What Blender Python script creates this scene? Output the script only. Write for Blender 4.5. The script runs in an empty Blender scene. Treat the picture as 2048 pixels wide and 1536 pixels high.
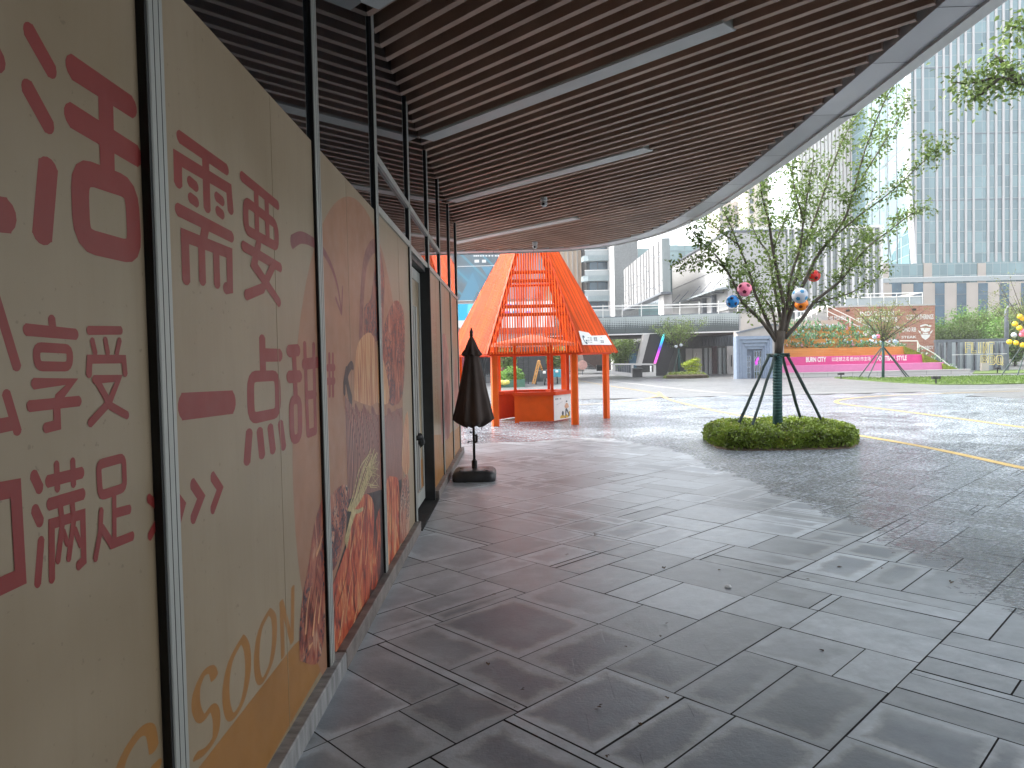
import bpy, math, random
import numpy as np
from mathutils import Vector, Matrix, noise
random.seed(7)
rnd = random.random
def ru(a, b): return a + (b - a) * random.random()
S = bpy.context.scene
COL = S.collection
PI = math.pi

# ------------------------------------------------------------------ camera
F_PX, PITCH, ROLL, YAW, CAM_H = 1419.78, math.radians(1.8131), math.radians(-1.2400), math.radians(-0.0727), 1.9
_cy, _sy = math.cos(YAW), math.sin(YAW)
_f = Vector((_sy * math.cos(PITCH), _cy * math.cos(PITCH), -math.sin(PITCH)))
_r = Vector((_cy, -_sy, 0))
_u = _r.cross(_f)
CR = _r * math.cos(ROLL) + _u * math.sin(ROLL)
CU = -_r * math.sin(ROLL) + _u * math.cos(ROLL)
CF = _f
CAM = Vector((0, 0, CAM_H))
cd = bpy.data.cameras.new('camera')
cam = bpy.data.objects.new('camera', cd)
COL.objects.link(cam)
cd.sensor_width = 36
cd.lens = 36 * F_PX / 2048
cd.clip_start, cd.clip_end = 0.05, 3000
cam.matrix_world = Matrix(((CR.x, CU.x, -CF.x, 0), (CR.y, CU.y, -CF.y, 0), (CR.z, CU.z, -CF.z, CAM_H), (0, 0, 0, 1)))
S.camera = cam

# ------------------------------------------------------------------ light
SUN_EL, SUN_AZ = math.radians(48), math.radians(300)      # azimuth measured from +Y towards +X
w = bpy.data.worlds.new('World')
S.world = w
w.use_nodes = True
nt = w.node_tree
bg = nt.nodes['Background']
sky = nt.nodes.new('ShaderNodeTexSky')
sky.sky_type = 'NISHITA'
sky.sun_disc = False
sky.sun_elevation, sky.sun_rotation = SUN_EL, SUN_AZ
sky.air_density, sky.dust_density, sky.ozone_density = 1.0, 3.0, 1.0
hs = nt.nodes.new('ShaderNodeHueSaturation')
hs.inputs['Saturation'].default_value = 0.22
nt.links.new(sky.outputs[0], hs.inputs['Color'])
nt.links.new(hs.outputs[0], bg.inputs[0])
bg.inputs[1].default_value = 0.15
sl = bpy.data.lights.new('sun', 'SUN')
sl.energy, sl.angle, sl.color = 1.5, math.radians(12), (1, 0.95, 0.88)
so = bpy.data.objects.new('sun', sl)
COL.objects.link(so)
sd = Vector((math.sin(SUN_AZ) * math.cos(SUN_EL), math.cos(SUN_AZ) * math.cos(SUN_EL), math.sin(SUN_EL)))
so.rotation_euler = sd.to_track_quat('Z', 'Y').to_euler()
so.location = (-30, -10, 40)
S.view_settings.view_transform = 'Standard'
S.view_settings.look = 'None'
S.view_settings.exposure = 2.3
S.view_settings.gamma = 1
S.cycles.max_bounces = 8
S.cycles.diffuse_bounces = 4
S.cycles.use_denoising = True

# ------------------------------------------------------------------ measuring helpers (pixel of the 2048 x 1536 photograph -> point of the place)
def ray(x, y): return (CR * ((x - 1024) / F_PX) - CU * ((y - 768) / F_PX) + CF)
def U(x, y, Y):
    d = ray(x, y); return CAM + d * (Y / d.y)
def G(x, y, z=0.0):
    d = ray(x, y); return CAM + d * ((z - CAM_H) / d.z)
def WX(x, y, X):
    d = ray(x, y); return CAM + d * (X / d.x)
def RP(x, y, p, n):
    d = ray(x, y); return CAM + d * ((Vector(p) - CAM).dot(n) / d.dot(n))

# ------------------------------------------------------------------ objects
def worldloc(o):
    v = Vector((0, 0, 0))
    while o is not None:
        v = v + Vector(o.location); o = o.parent
    return v
def tag(o, label=None, cat=None, group=None, kind=None):
    if label: o['label'] = label
    if cat: o['category'] = cat
    if group: o['group'] = group
    if kind: o['kind'] = kind
    return o
def T(name, label, cat, loc=(0, 0, 0), group=None):
    o = bpy.data.objects.new(name, None)
    o.empty_display_size = 0.2
    COL.objects.link(o); o.location = loc
    return tag(o, label, cat, group)
def copy_tree(o, parent=None):
    c = o.copy(); COL.objects.link(c); c.parent = parent
    for ch in list(o.children): copy_tree(ch, c)
    return c

class MB:
    """collects faces in world coordinates and links them as ONE mesh object"""
    def __init__(s): s.v = []; s.f = []; s.m = []; s.t = []; s.cur = 0; s.tone = 0.5
    def add(s, vs, fs):
        b = len(s.v); s.v += [tuple(p) for p in vs]
        for f in fs:
            s.f.append([b + i for i in f]); s.m.append(s.cur); s.t.append(s.tone)
    def box(s, x0, x1, y0, y1, z0, z1):
        s.add([(x, y, z) for z in (z0, z1) for y in (y0, y1) for x in (x0, x1)],
              [(0, 2, 3, 1), (4, 5, 7, 6), (0, 1, 5, 4), (2, 6, 7, 3), (0, 4, 6, 2), (1, 3, 7, 5)])
        return s
    def bbox(s, x0, x1, y0, y1, z0, z1, b=0.01):
        """box with chamfered vertical and top edges"""
        ring = lambda i, z: [(x0 + i, y0, z), (x1 - i, y0, z), (x1, y0 + i, z), (x1, y1 - i, z), (x1 - i, y1, z), (x0 + i, y1, z), (x0, y1 - i, z), (x0, y0 + i, z)]
        def inset(z): return [(x0 + b, y0 + b * .8, z), (x1 - b, y0 + b * .8, z), (x1 - b * .8, y0 + b, z), (x1 - b * .8, y1 - b, z), (x1 - b, y1 - b * .8, z), (x0 + b, y1 - b * .8, z), (x0 + b * .8, y1 - b, z), (x0 + b * .8, y0 + b, z)]
        vs = ring(b, z0) + ring(b, z1 - b) + inset(z1)
        fs = [tuple(range(7, -1, -1)), tuple(range(16, 24))]
        for k in (0, 8):
            for i in range(8): fs.append((k + i, k + (i + 1) % 8, k + 8 + (i + 1) % 8, k + 8 + i))
        s.add(vs, fs); return s
    def hexa(s, a, b):
        """solid between two matching polygons a and b"""
        n = len(a)
        s.add(list(a) + list(b), [tuple(range(n - 1, -1, -1)), tuple(range(n, 2 * n))] + [(i, (i + 1) % n, n + (i + 1) % n, n + i) for i in range(n)])
        return s
    def bar(s, p, q, wd, dp, up=(0, 0, 1)):
        p = Vector(p); q = Vector(q); d = (q - p).normalized(); up = Vector(up)
        if abs(d.dot(up)) > .98: up = Vector((0, 1, 0))
        x = d.cross(up).normalized(); y = x.cross(d).normalized()
        r = lambda c: [c + x * (wd / 2 * i) + y * (dp / 2 * j) for i, j in ((-1, -1), (1, -1), (1, 1), (-1, 1))]
        return s.hexa(r(p), r(q))
    def poly(s, pts): s.add(pts, [tuple(range(len(pts)))]); return s
    def tube(s, pts, rad, n=8, cap=True):
        pts = [Vector(p) for p in pts]
        if not hasattr(rad, '__len__'): rad = [rad] * len(pts)
        vs = []; fs = []; ref = None
        for i, p in enumerate(pts):
            d = (pts[min(i + 1, len(pts) - 1)] - pts[max(i - 1, 0)])
            d = d.normalized() if d.length > 1e-9 else Vector((0, 0, 1))
            if ref is None: ref = Vector((1, 0, 0)) if abs(d.x) < .9 else Vector((0, 1, 0))
            x = (ref - d * ref.dot(d)).normalized(); ref = x; y = d.cross(x)
            for k in range(n):
                a = 2 * PI * k / n
                vs.append(p + (x * math.cos(a) + y * math.sin(a)) * rad[i])
        for i in range(len(pts) - 1):
            for k in range(n): fs.append((i * n + k, i * n + (k + 1) % n, (i + 1) * n + (k + 1) % n, (i + 1) * n + k))
        if cap:
            fs.append(tuple(range(n - 1, -1, -1))); fs.append(tuple(range((len(pts) - 1) * n, len(pts) * n)))
        s.add(vs, fs); return s
    def lathe(s, c, prof, n=16):
        vs = []; fs = []
        for r, z in prof:
            for k in range(n):
                a = 2 * PI * k / n; vs.append((c[0] + r * math.cos(a), c[1] + r * math.sin(a), c[2] + z))
        for i in range(len(prof) - 1):
            for k in range(n): fs.append((i * n + k, i * n + (k + 1) % n, (i + 1) * n + (k + 1) % n, (i + 1) * n + k))
        fs.append(tuple(range(n - 1, -1, -1))); fs.append(tuple(range((len(prof) - 1) * n, len(prof) * n)))
        s.add(vs, fs); return s
    def ball(s, c, r, n=14, m=9, sq=(1, 1, 1)):
        vs = [(c[0], c[1], c[2] - r * sq[2])]; fs = []
        for i in range(1, m):
            t = PI * i / m - PI / 2
            for k in range(n):
                a = 2 * PI * k / n
                vs.append((c[0] + r * sq[0] * math.cos(t) * math.cos(a), c[1] + r * sq[1] * math.cos(t) * math.sin(a), c[2] + r * sq[2] * math.sin(t)))
        vs.append((c[0], c[1], c[2] + r * sq[2])); e = len(vs) - 1
        for k in range(n):
            fs.append((0, 1 + (k + 1) % n, 1 + k)); fs.append((e, e - n + k, e - n + (k + 1) % n))
        for i in range(m - 2):
            for k in range(n):
                a = 1 + i * n
                fs.append((a + k, a + (k + 1) % n, a + n + (k + 1) % n, a + n + k))
        s.add(vs, fs); return s
    def leaf(s, p, size, d=None, up=None, asp=.55):
        """one folded leaf"""
        p = Vector(p)
        if d is None: d = Vector((ru(-1, 1), ru(-1, 1), ru(-1, .5)))
        d = d.normalized()
        n = up if up is not None else Vector((ru(-1, 1), ru(-1, 1), ru(.1, 1)))
        x = d.cross(n)
        if x.length < 1e-4: x = Vector((1, 0, 0))
        x.normalize(); n = x.cross(d)
        a = p; b = p + d * size * .45 + x * size * asp * .5 + n * size * .1; c = p + d * size; e = p + d * size * .45 - x * size * asp * .5 + n * size * .1
        s.add([a, b, c, e], [(0, 1, 2), (0, 2, 3)])
    def build(s, name, mat, parent=None, smooth=False, kind=None, auto=None):
        me = bpy.data.meshes.new(name)
        off = worldloc(parent) if parent is not None else Vector((0, 0, 0))
        me.from_pydata([(x - off.x, y - off.y, z - off.z) for x, y, z in s.v], [], s.f)
        mats = mat if isinstance(mat, (list, tuple)) else [mat]
        for m in mats: me.materials.append(m)
        if len(mats) > 1: me.polygons.foreach_set('material_index', s.m)
        at = me.attributes.new('tone', 'FLOAT', 'FACE')
        at.data.foreach_set('value', s.t)
        if smooth: me.polygons.foreach_set('use_smooth', [True] * len(s.f))
        me.validate(); me.update()
        if auto is not None:
            me.polygons.foreach_set('use_smooth', [True] * len(me.polygons))
            me.set_sharp_from_angle(angle=math.radians(auto))
        o = bpy.data.objects.new(name, me); COL.objects.link(o)
        if parent is not None: o.parent = parent
        if kind: o['kind'] = kind
        return o

# ------------------------------------------------------------------ materials
def mk(name):
    m = bpy.data.materials.new(name); m.use_nodes = True
    t = m.node_tree; b = t.nodes['Principled BSDF']
    return m, t, b
def nd(t, typ, **kw):
    n = t.nodes.new('ShaderNode' + typ)
    for k, v in kw.items():
        if k in n.inputs: n.inputs[k].default_value = v
        else: setattr(n, k, v)
    return n
def coords(t, scale=(1, 1, 1)):
    c = nd(t, 'TexCoord'); mp = nd(t, 'Mapping'); mp.inputs['Scale'].default_value = scale
    t.links.new(c.outputs['Object'], mp.inputs['Vector']); return mp.outputs[0]
def mixc(t, fac, a, b, mode='MIX'):
    n = nd(t, 'Mix', data_type='RGBA', blend_type=mode)
    for sock, val in ((n.inputs[0], fac), (n.inputs[6], a), (n.inputs[7], b)):
        if hasattr(val, 'is_linked'): t.links.new(val, sock)
        elif isinstance(val, (int, float)): sock.default_value = val
        else: sock.default_value = (*val[:3], 1)
    return n.outputs[2]
def mth(t, op, a, b=None, c=None, clamp=False):
    n = nd(t, 'Math', operation=op); n.use_clamp = clamp
    for i, val in enumerate((a, b, c)):
        if val is None: continue
        if hasattr(val, 'is_linked'): t.links.new(val, n.inputs[i])
        else: n.inputs[i].default_value = val
    return n.outputs[0]
def rmp(t, fac, stops):
    n = nd(t, 'ValToRGB'); e = n.color_ramp.elements
    while len(e) < len(stops): e.new(.5)
    for i, (p, c) in enumerate(stops):
        e[i].position = p; e[i].color = (*c, 1) if hasattr(c, '__len__') else (c, c, c, 1)
    t.links.new(fac, n.inputs[0]); return n.outputs[0]
def nz(t, vec, scale, detail=4, rough=.55, dist=0):
    n = nd(t, 'TexNoise'); n.inputs['Scale'].default_value = scale; n.inputs['Detail'].default_value = detail
    n.inputs['Roughness'].default_value = rough; n.inputs['Distortion'].default_value = dist
    t.links.new(vec, n.inputs['Vector']); return n.outputs['Fac']
def bump(t, b, h, strength=.2, dist=.02):
    n = nd(t, 'Bump'); n.inputs['Strength'].default_value = strength; n.inputs['Distance'].default_value = dist
    t.links.new(h, n.inputs['Height']); t.links.new(n.outputs[0], b.inputs['Normal'])
def pm(name, c, rough=.6, metal=0, var=.18, scale=4, bmp=0, spec=.5, stretch=(1, 1, 1), tone=0, rvar=.12, bscale=None):
    m, t, b = mk(name); v = coords(t, stretch); f = nz(t, v, scale)
    lo = tuple(x * (1 - var) for x in c); hi = tuple(min(1, x * (1 + var)) for x in c)
    col = rmp(t, f, [(.3, lo), (.7, hi)])
    if tone:
        a = nd(t, 'Attribute', attribute_name='tone')
        k = mth(t, 'MULTIPLY_ADD', a.outputs['Fac'], 2 * tone, 1 - tone)
        col = mixc(t, 1.0, col, k, 'MULTIPLY')
    t.links.new(col, b.inputs['Base Color'])
    f2 = nz(t, v, scale * 2.7, 3)
    t.links.new(mth(t, 'MULTIPLY_ADD', f2, 2 * rvar, rough - rvar, clamp=True), b.inputs['Roughness'])
    b.inputs['Metallic'].default_value = metal; b.inputs['Specular IOR Level'].default_value = spec
    if bmp: bump(t, b, nz(t, v, bscale or scale * 6, 5), bmp)
    return m
def emi(name, c, s, base=(.02, .02, .02)):
    m, t, b = mk(name); b.inputs['Base Color'].default_value = (*base, 1); b.inputs['Emission Color'].default_value = (*c, 1)
    b.inputs['Emission Strength'].default_value = s; b.inputs['Roughness'].default_value = .3
    return m
def leafmat(name, c, var=.5, rough=.5, warm=(.35, .3, .06), wf=.12):
    m, t, b = mk(name)
    a = nd(t, 'Attribute', attribute_name='tone')
    lo = tuple(x * (1 - var) for x in c); hi = tuple(min(1, x * (1 + var)) for x in c)
    col = rmp(t, a.outputs['Fac'], [(0, lo), (.75, hi), (1, tuple(h * (1 - wf) + q * wf for h, q in zip(hi, warm)))])
    t.links.new(col, b.inputs['Base Color']); b.inputs['Roughness'].default_value = rough
    b.inputs['Transmission Weight'].default_value = 0
    tr = nd(t, 'BsdfTranslucent'); t.links.new(col, tr.inputs['Color'])
    mx = nd(t, 'MixShader'); mx.inputs[0].default_value = .3
    t.links.new(b.outputs[0], mx.inputs[1]); t.links.new(tr.outputs[0], mx.inputs[2])
    t.links.new(mx.outputs[0], t.nodes['Material Output'].inputs['Surface'])
    return m
def glassfacade(name, c1, c2, frame, w_, h_, mortar=.06, rough=.08, axis='XZ', off=.0, metal=.0, spec=.8, fvar=0.3):
    """continuous curtain wall: panes with their own tone, thin frames between them"""
    m, t, b = mk(name); c = nd(t, 'TexCoord'); sp = nd(t, 'SeparateXYZ'); cb = nd(t, 'CombineXYZ')
    t.links.new(c.outputs['Object'], sp.inputs[0])
    t.links.new(sp.outputs[axis[0]], cb.inputs[0]); t.links.new(sp.outputs[axis[1]], cb.inputs[1])
    br = nd(t, 'TexBrick'); br.offset = off; br.squash = 1
    br.inputs['Scale'].default_value = 1; br.inputs['Brick Width'].default_value = w_; br.inputs['Row Height'].default_value = h_
    br.inputs['Mortar Size'].default_value = mortar; br.inputs['Mortar Smooth'].default_value = 0; br.inputs['Bias'].default_value = 0
    br.inputs['Color1'].default_value = (*c1, 1); br.inputs['Color2'].default_value = (*c2, 1); br.inputs['Mortar'].default_value = (*frame, 1)
    t.links.new(cb.outputs[0], br.inputs['Vector'])
    n = nz(t, c.outputs['Object'], .12, 3)
    col = mixc(t, mth(t, 'MULTIPLY', n, fvar), br.outputs['Color'], c2)
    t.links.new(col, b.inputs['Base Color'])
    t.links.new(mth(t, 'MULTIPLY_ADD', br.outputs['Fac'], .4, rough), b.inputs['Roughness'])
    b.inputs['Metallic'].default_value = metal; b.inputs['Specular IOR Level'].default_value = spec
    return m
def textmesh(body, size=1.0, offset=0.0, sx=1.0):
    c = bpy.data.curves.new('t', 'FONT'); c.body = body; c.size = size; c.offset = offset; c.resolution_u = 3
    o = bpy.data.objects.new('t', c); COL.objects.link(o)
    m = bpy.data.meshes.new_from_object(o)
    vs = [(v.co.x * sx, v.co.y) for v in m.vertices]; fs = [tuple(p.vertices) for p in m.polygons]
    bpy.data.objects.remove(o); bpy.data.curves.remove(c); bpy.data.meshes.remove(m)
    return vs, fs
def lettering(mb, body, origin, ux, uz, width, height=None, offset=0.0):
    """text filling a strip: origin is its lower left, ux and uz unit directions"""
    vs, fs = textmesh(body, 1.0, offset)
    xs = [p[0] for p in vs]; ys = [p[1] for p in vs]
    x0, x1, y0, y1 = min(xs), max(xs), min(ys), max(ys)
    kx = width / (x1 - x0); ky = (height / (y1 - y0)) if height else kx
    o = Vector(origin); ux = Vector(ux); uz = Vector(uz)
    mb.add([o + ux * ((a - x0) * kx) + uz * ((b - y0) * ky) for a, b in vs], fs)
# ------------------------------------------------------------------ the canopy outline (plan), used by the roof and by the line where the rain stops
def spline(pts, k=6):
    out = []; P = [Vector(p) for p in pts]
    for i in range(len(P) - 1):
        p0, p1, p2, p3 = P[max(i - 1, 0)], P[i], P[i + 1], P[min(i + 2, len(P) - 1)]
        for j in range(k):
            t = j / k
            out.append(.5 * ((2 * p1) + (p2 - p0) * t + (2 * p0 - 5 * p1 + 4 * p2 - p3) * t * t + (3 * p1 - p0 - 3 * p2 + p3) * t ** 3))
    out.append(P[-1]); return out
OUT = spline([(21, -9), (16, -5), (10.5, -1.6), (6.8, 1.4), (5.0, 3.2), (4.35, 4.5), (4.17, 5.4), (4.17, 6.4), (4.2, 8), (4.22, 10), (4.19, 12.0), (4.12, 13.6), (3.95, 15.2), (3.55, 16.8), (2.75, 18.15), (1.7, 18.85), (.4, 19.07), (-1.5, 19.12), (-9, 19.12)])  # unseen end flares right, shaped to keep light off the near floor
def offs(c, d):
    r = []
    for i, p in enumerate(c):
        t = (c[min(i + 1, len(c) - 1)] - c[max(i - 1, 0)]).normalized()
        r.append(p + Vector((-t.y, t.x)) * d)
    return r
LIPIN = offs(OUT, .2); INN = offs(OUT, .54)
WETLINE = spline([(24, -9), (13.5, -.9), (5.0, 2.9), (3.6, 5.2), (3.75, 8.3), (3.3, 12.5), (3.1, 15.0), (2.5, 16.6), (1.6, 17.1), (-1.5, 16.5), (-14, 16.4)], 4)
def inside(poly, x, y):
    c = False; j = len(poly) - 1
    for i in range(len(poly)):
        a, b = poly[i], poly[j]
        if (a[1] > y) != (b[1] > y) and x < (b[0] - a[0]) * (y - a[1]) / (b[1] - a[1]) + a[0]: c = not c
        j = i
    return c
def sdist(curve, closed, x, y):
    p = Vector((x, y)); d = 1e9
    for i in range(len(curve) - 1):
        a, b = curve[i], curve[i + 1]; ab = b - a
        t = max(0, min(1, (p - a).dot(ab) / ab.length_squared)); d = min(d, (p - a - ab * t).length)
    return -d if inside(closed, x, y) else d

# ------------------------------------------------------------------ ground: big paving sheet, slabs laid at 45 degrees, rain outside the canopy
def stone_mat(name, far=False):
    m, t, b = mk(name)
    v = coords(t)
    a = nd(t, 'Attribute', attribute_name='tone'); wa = nd(t, 'Attribute', attribute_name='wet')
    n1 = nz(t, v, .55, 5, .6); n2 = nz(t, v, 5, 6, .65); n3 = nz(t, v, 40, 4, .7)
    base = rmp(t, n2, [(.28, (.335, .375, .405)), (.72, (.53, .58, .615))])
    k = mth(t, 'MULTIPLY_ADD', a.outputs['Fac'], .5, .75)
    base = mixc(t, 1, base, k, 'MULTIPLY')
    if not far:
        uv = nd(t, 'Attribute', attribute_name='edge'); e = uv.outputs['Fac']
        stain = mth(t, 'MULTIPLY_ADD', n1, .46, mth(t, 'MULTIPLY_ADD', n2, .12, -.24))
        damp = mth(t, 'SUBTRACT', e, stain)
        damp_shade = rmp(t, damp, [(.0, 0), (.05, 1)])
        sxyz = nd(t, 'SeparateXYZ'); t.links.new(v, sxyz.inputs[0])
        near_shade = mth(t, 'MULTIPLY_ADD', sxyz.outputs['Y'], -.055, .26, clamp=True)  # extra darkening towards the camera puts canopy shade into the damp mask
        sel = rmp(t, mth(t, 'ADD', nz(t, v, .35, 2), near_shade), [(.44, 0), (.58, 1)])
        damp_shade = mth(t, 'MULTIPLY', damp_shade, sel)
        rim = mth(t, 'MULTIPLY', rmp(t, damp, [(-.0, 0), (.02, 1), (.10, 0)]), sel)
        base = mixc(t, mth(t, 'MULTIPLY', damp_shade, .85), base, mixc(t, 1, base, (.36, .38, .42), 'MULTIPLY'))
        base = mixc(t, mth(t, 'MULTIPLY', rim, .22), base, (.42, .40, .36))
    # rain film
    wd = mth(t, 'ADD', wa.outputs['Fac'], mth(t, 'MULTIPLY_ADD', n1, 1.6, mth(t, 'MULTIPLY_ADD', n2, .7, -1.15)))
    wet = rmp(t, wd, [(-.0, 0), (.12, 1)]) if not far else None
    v2 = coords(t, (1, 2.6, 1)); rip = nz(t, v2, 11.0, 4, .65, .8)
    spk = rmp(t, nz(t, coords(t, (1, 2.2, 1)), 16, 3, .6, .4), [(.42, 0), (.58, 1)])
    pud = rmp(t, nz(t, v, .22, 3), [(.40, 0), (.62, 1)])
    if far:
        wetcol = mixc(t, 1, base, (.5, .51, .54), 'MULTIPLY'); col = wetcol
        rough = mth(t, 'MULTIPLY_ADD', n2, .25, .14)
    else:
        col = mixc(t, wet, base, mixc(t, spk, mixc(t, 1, base, (.30, .31, .34), 'MULTIPLY'), mixc(t, 1, base, (.78, .80, .83), 'MULTIPLY')))
        rd = mth(t, 'MULTIPLY_ADD', n2, .30, .24)
        rw = mth(t, 'MULTIPLY_ADD', spk, .2, .09)
        rough = nd(t, 'Mix', data_type='FLOAT'); t.links.new(wet, rough.inputs[0]); t.links.new(rd, rough.inputs[2]); t.links.new(rw, rough.inputs[3]); rough = rough.outputs[0]
    t.links.new(col, b.inputs['Base Color']); t.links.new(rough, b.inputs['Roughness'])
    b.inputs['Specular IOR Level'].default_value = .62
    hgt = mth(t, 'MULTIPLY_ADD', n3, .35, mth(t, 'MULTIPLY', n2, .4))
    hw = mth(t, 'MULTIPLY', rip, 2.6)
    if far: h = mth(t, 'ADD', hw, hgt)
    else: h = mth(t, 'ADD', mth(t, 'MULTIPLY', hw, wet), hgt)
    bump(t, b, h, .65, .008)
    return m
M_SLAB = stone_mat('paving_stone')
M_FAR = stone_mat('paving_stone_far', True)
M_JOINT = pm('joint_sand', (.018, .017, .016), .9, var=.3)
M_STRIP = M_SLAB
def make_ground():
    al = math.radians(45.7)
    ea = Vector((-math.cos(al), math.sin(al))); eb = Vector((math.sin(al), math.cos(al)))
    M = 1.36; gap = .0058
    mb = MB(); edges = []; wets = []
    wclosed = WETLINE + [Vector((-14, -20)), Vector((24, -20))]
    rg = random.Random(11)
    rects = []
    def split(u0, u1, v0, v1, depth):
        w_, h_ = u1 - u0, v1 - v0
        if depth == 0 or (w_ < .75 and h_ < .75) or (depth < 2 and rg.random() < .25 and max(w_, h_) < 1.0):
            rects.append((u0, u1, v0, v1)); return
        if (w_ > h_) == (rg.random() < .85):
            s = u0 + w_ * rg.choice((.5, .36, .64, .6))
            st = .075 if rg.random() < .16 else 0
            split(u0, s, v0, v1, depth - 1)
            if st: rects.append((s, s + st, v0, v1))
            split(s + st, u1, v0, v1, depth - 1)
        else:
            s = v0 + h_ * rg.choice((.5, .36, .64, .6))
            st = .075 if rg.random() < .16 else 0
            split(u0, u1, v0, s, depth - 1)
            if st: rects.append((u0, u1, s, s + st))
            split(u0, u1, s + st, v1, depth - 1)
    for i in range(-34, 34):
        sh = rg.choice((0, .3, .5)) * M
        for j in range(-34, 40):
            c = ea * ((i + .5) * M) + eb * ((j + .5) * M + sh)
            if -8 < c.x < 20 and -7 < c.y < 34: split(i * M, (i + 1) * M, j * M + sh, (j + 1) * M + sh, 3)
    for u0, u1, v0, v1 in rects:
        g = gap * rg.uniform(.55, 1.25); mb.tone = rg.random() ** 1.3 if (u1 - u0) > .1 and (v1 - v0) > .1 else .7
        dz = rg.uniform(-.0012, 0)
        tl = rg.uniform(-.0012, .0012)
        q = [(u0 + g, v0 + g), (u1 - g, v0 + g), (u1 - g, v1 - g), (u0 + g, v1 - g)]
        mu, mv = (u0 + u1) / 2, (v0 + v1) / 2; hm = min(u1 - u0, v1 - v0) / 2
        # a ring of four quads and a centre so the distance from the joint is known
        qi = [(u0 + hm * .98, v0 + hm * .98), (u1 - hm * .98, v0 + hm * .98), (u1 - hm * .98, v1 - hm * .98), (u0 + hm * .98, v1 - hm * .98)]
        P = []
        for (a, b_), e in [(p, 0) for p in q] + [(p, hm) for p in qi]:
            p = ea * a + eb * b_; P.append((p.x, p.y, dz + tl * (1 if a > mu else -1) * (0.5 if e else 1))); edges.append(e); wets.append(sdist(WETLINE, wclosed, p.x, p.y))
        mb.add(P, [(3, 2, 1, 0), ] if False else [(4, 7, 6, 5), (0, 4, 5, 1), (1, 5, 6, 2), (2, 6, 7, 3), (3, 7, 4, 0)])
    # joint bed under the slabs and the wide sheet that runs on to the horizon
    n = len(mb.v)
    mb.cur = 1; mb.tone = .5
    mb.add([(-10, -9, -.012), (22, -9, -.012), (22, 36, -.012), (-10, 36, -.012)], [(0, 1, 2, 3)])
    mb.cur = 2
    x0, x1, y0, y1, R = -8.6, 20.6, -7.6, 34.6, 1500
    mb.add([(-R, -R, -.02), (R, -R, -.02), (R, R * 1.3, -.02), (-R, R * 1.3, -.02)], [(0, 1, 2, 3)])
    edges += [0] * 8; wets += [5] * 8
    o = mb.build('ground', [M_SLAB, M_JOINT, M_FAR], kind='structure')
    me = o.data
    a = me.attributes.new('edge', 'FLOAT', 'POINT'); a.data.foreach_set('value', edges[:len(me.vertices)])
    a = me.attributes.new('wet', 'FLOAT', 'POINT'); a.data.foreach_set('value', wets[:len(me.vertices)])
    up = [p.normal.z for p in me.polygons]
    if sum(up) < 0: me.flip_normals()
make_ground()

# far paving: courses of small setts, one sheet just above the horizon sheet
def setts_mat():
    m, t, b = mk('wet_setts'); c = coords(t)
    mp = nd(t, 'Mapping'); mp.inputs['Rotation'].default_value = (0, 0, .02); t.links.new(c, mp.inputs['Vector'])
    br = nd(t, 'TexBrick'); br.inputs['Scale'].default_value = 1; br.inputs['Brick Width'].default_value = .6; br.inputs['Row Height'].default_value = .3; br.inputs['Mortar Size'].default_value = .008
    br.inputs['Color1'].default_value = (.12, .125, .132, 1); br.inputs['Color2'].default_value = (.19, .195, .2, 1); br.inputs['Mortar'].default_value = (.06, .06, .06, 1)
    t.links.new(mp.outputs[0], br.inputs['Vector'])
    n = nz(t, c, .5, 5)
    spk = rmp(t, nz(t, coords(t, (1, 1.6, 1)), 6, 4, .65, .4), [(.4, .45), (.6, 1.2)])
    t.links.new(mixc(t, 1, mixc(t, mth(t, 'MULTIPLY', n, .5), br.outputs['Color'], (.18, .186, .195)), spk, 'MULTIPLY'), b.inputs['Base Color'])
    n2 = nz(t, coords(t, (1, 2.2, 1)), 5.5, 4, .65, .5)
    t.links.new(mth(t, 'MULTIPLY_ADD', n, .35, .2), b.inputs['Roughness']); b.inputs['Specular IOR Level'].default_value = .6
    bump(t, b, mth(t, 'MULTIPLY_ADD', br.outputs['Fac'], -.35, mth(t, 'MULTIPLY', n2, 2.2)), .8, .012)
    return m
M_SETT = setts_mat()
M_YEL = pm('yellow_paint', (.40, .28, .09), .5, var=.2, scale=9)
M_WHT = pm('white_paint', (.58, .57, .54), .5, var=.18, scale=9)
def ribbon(name, pts, wd, mat, z=.004):
    c = spline([Vector(p) for p in pts], 6); a = offs(c, wd / 2); b = offs(c, -wd / 2); mb = MB()
    mb.add([(p.x, p.y, z) for p in a] + [(p.x, p.y, z) for p in b], [(i, len(a) + i, len(a) + i + 1, i + 1) for i in range(len(a) - 1)])
    o = mb.build(name, mat, kind='structure')
    if sum(p.normal.z for p in o.data.polygons) < 0: o.data.flip_normals()
    return o
mbq = MB()
mbq.add([(-60, 20.6, .0), (140, 20.6, .0), (140, 34.58, .0), (-60, 34.58, .0)], [(0, 1, 2, 3)]) if False else None
mbq.add([(-80, 34.6, -.004), (160, 34.6, -.004), (160, 160, -.004), (-80, 160, -.004)], [(0, 1, 2, 3)])
mbq.add([(19.8, -7, -.004), (160, -7, -.004), (160, 34.6, -.004), (19.8, 34.6, -.004)], [(0, 1, 2, 3)])
mbq.add([(-80, 16, -.004), (-8.4, 16, -.004), (-8.4, 34.6, -.004), (-80, 34.6, -.004)], [(0, 1, 2, 3)])
mbq.build('plaza_paving', M_SETT, kind='structure')
ribbon('road_marking', [(8.0, 6), (8.2, 11.3), (8.25, 14.3), (7.95, 17.2), (7.65, 20.1), (7.25, 23.6), (7.1, 28.5), (7.3, 34), (8.2, 40)], .18, M_YEL, .005)
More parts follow.
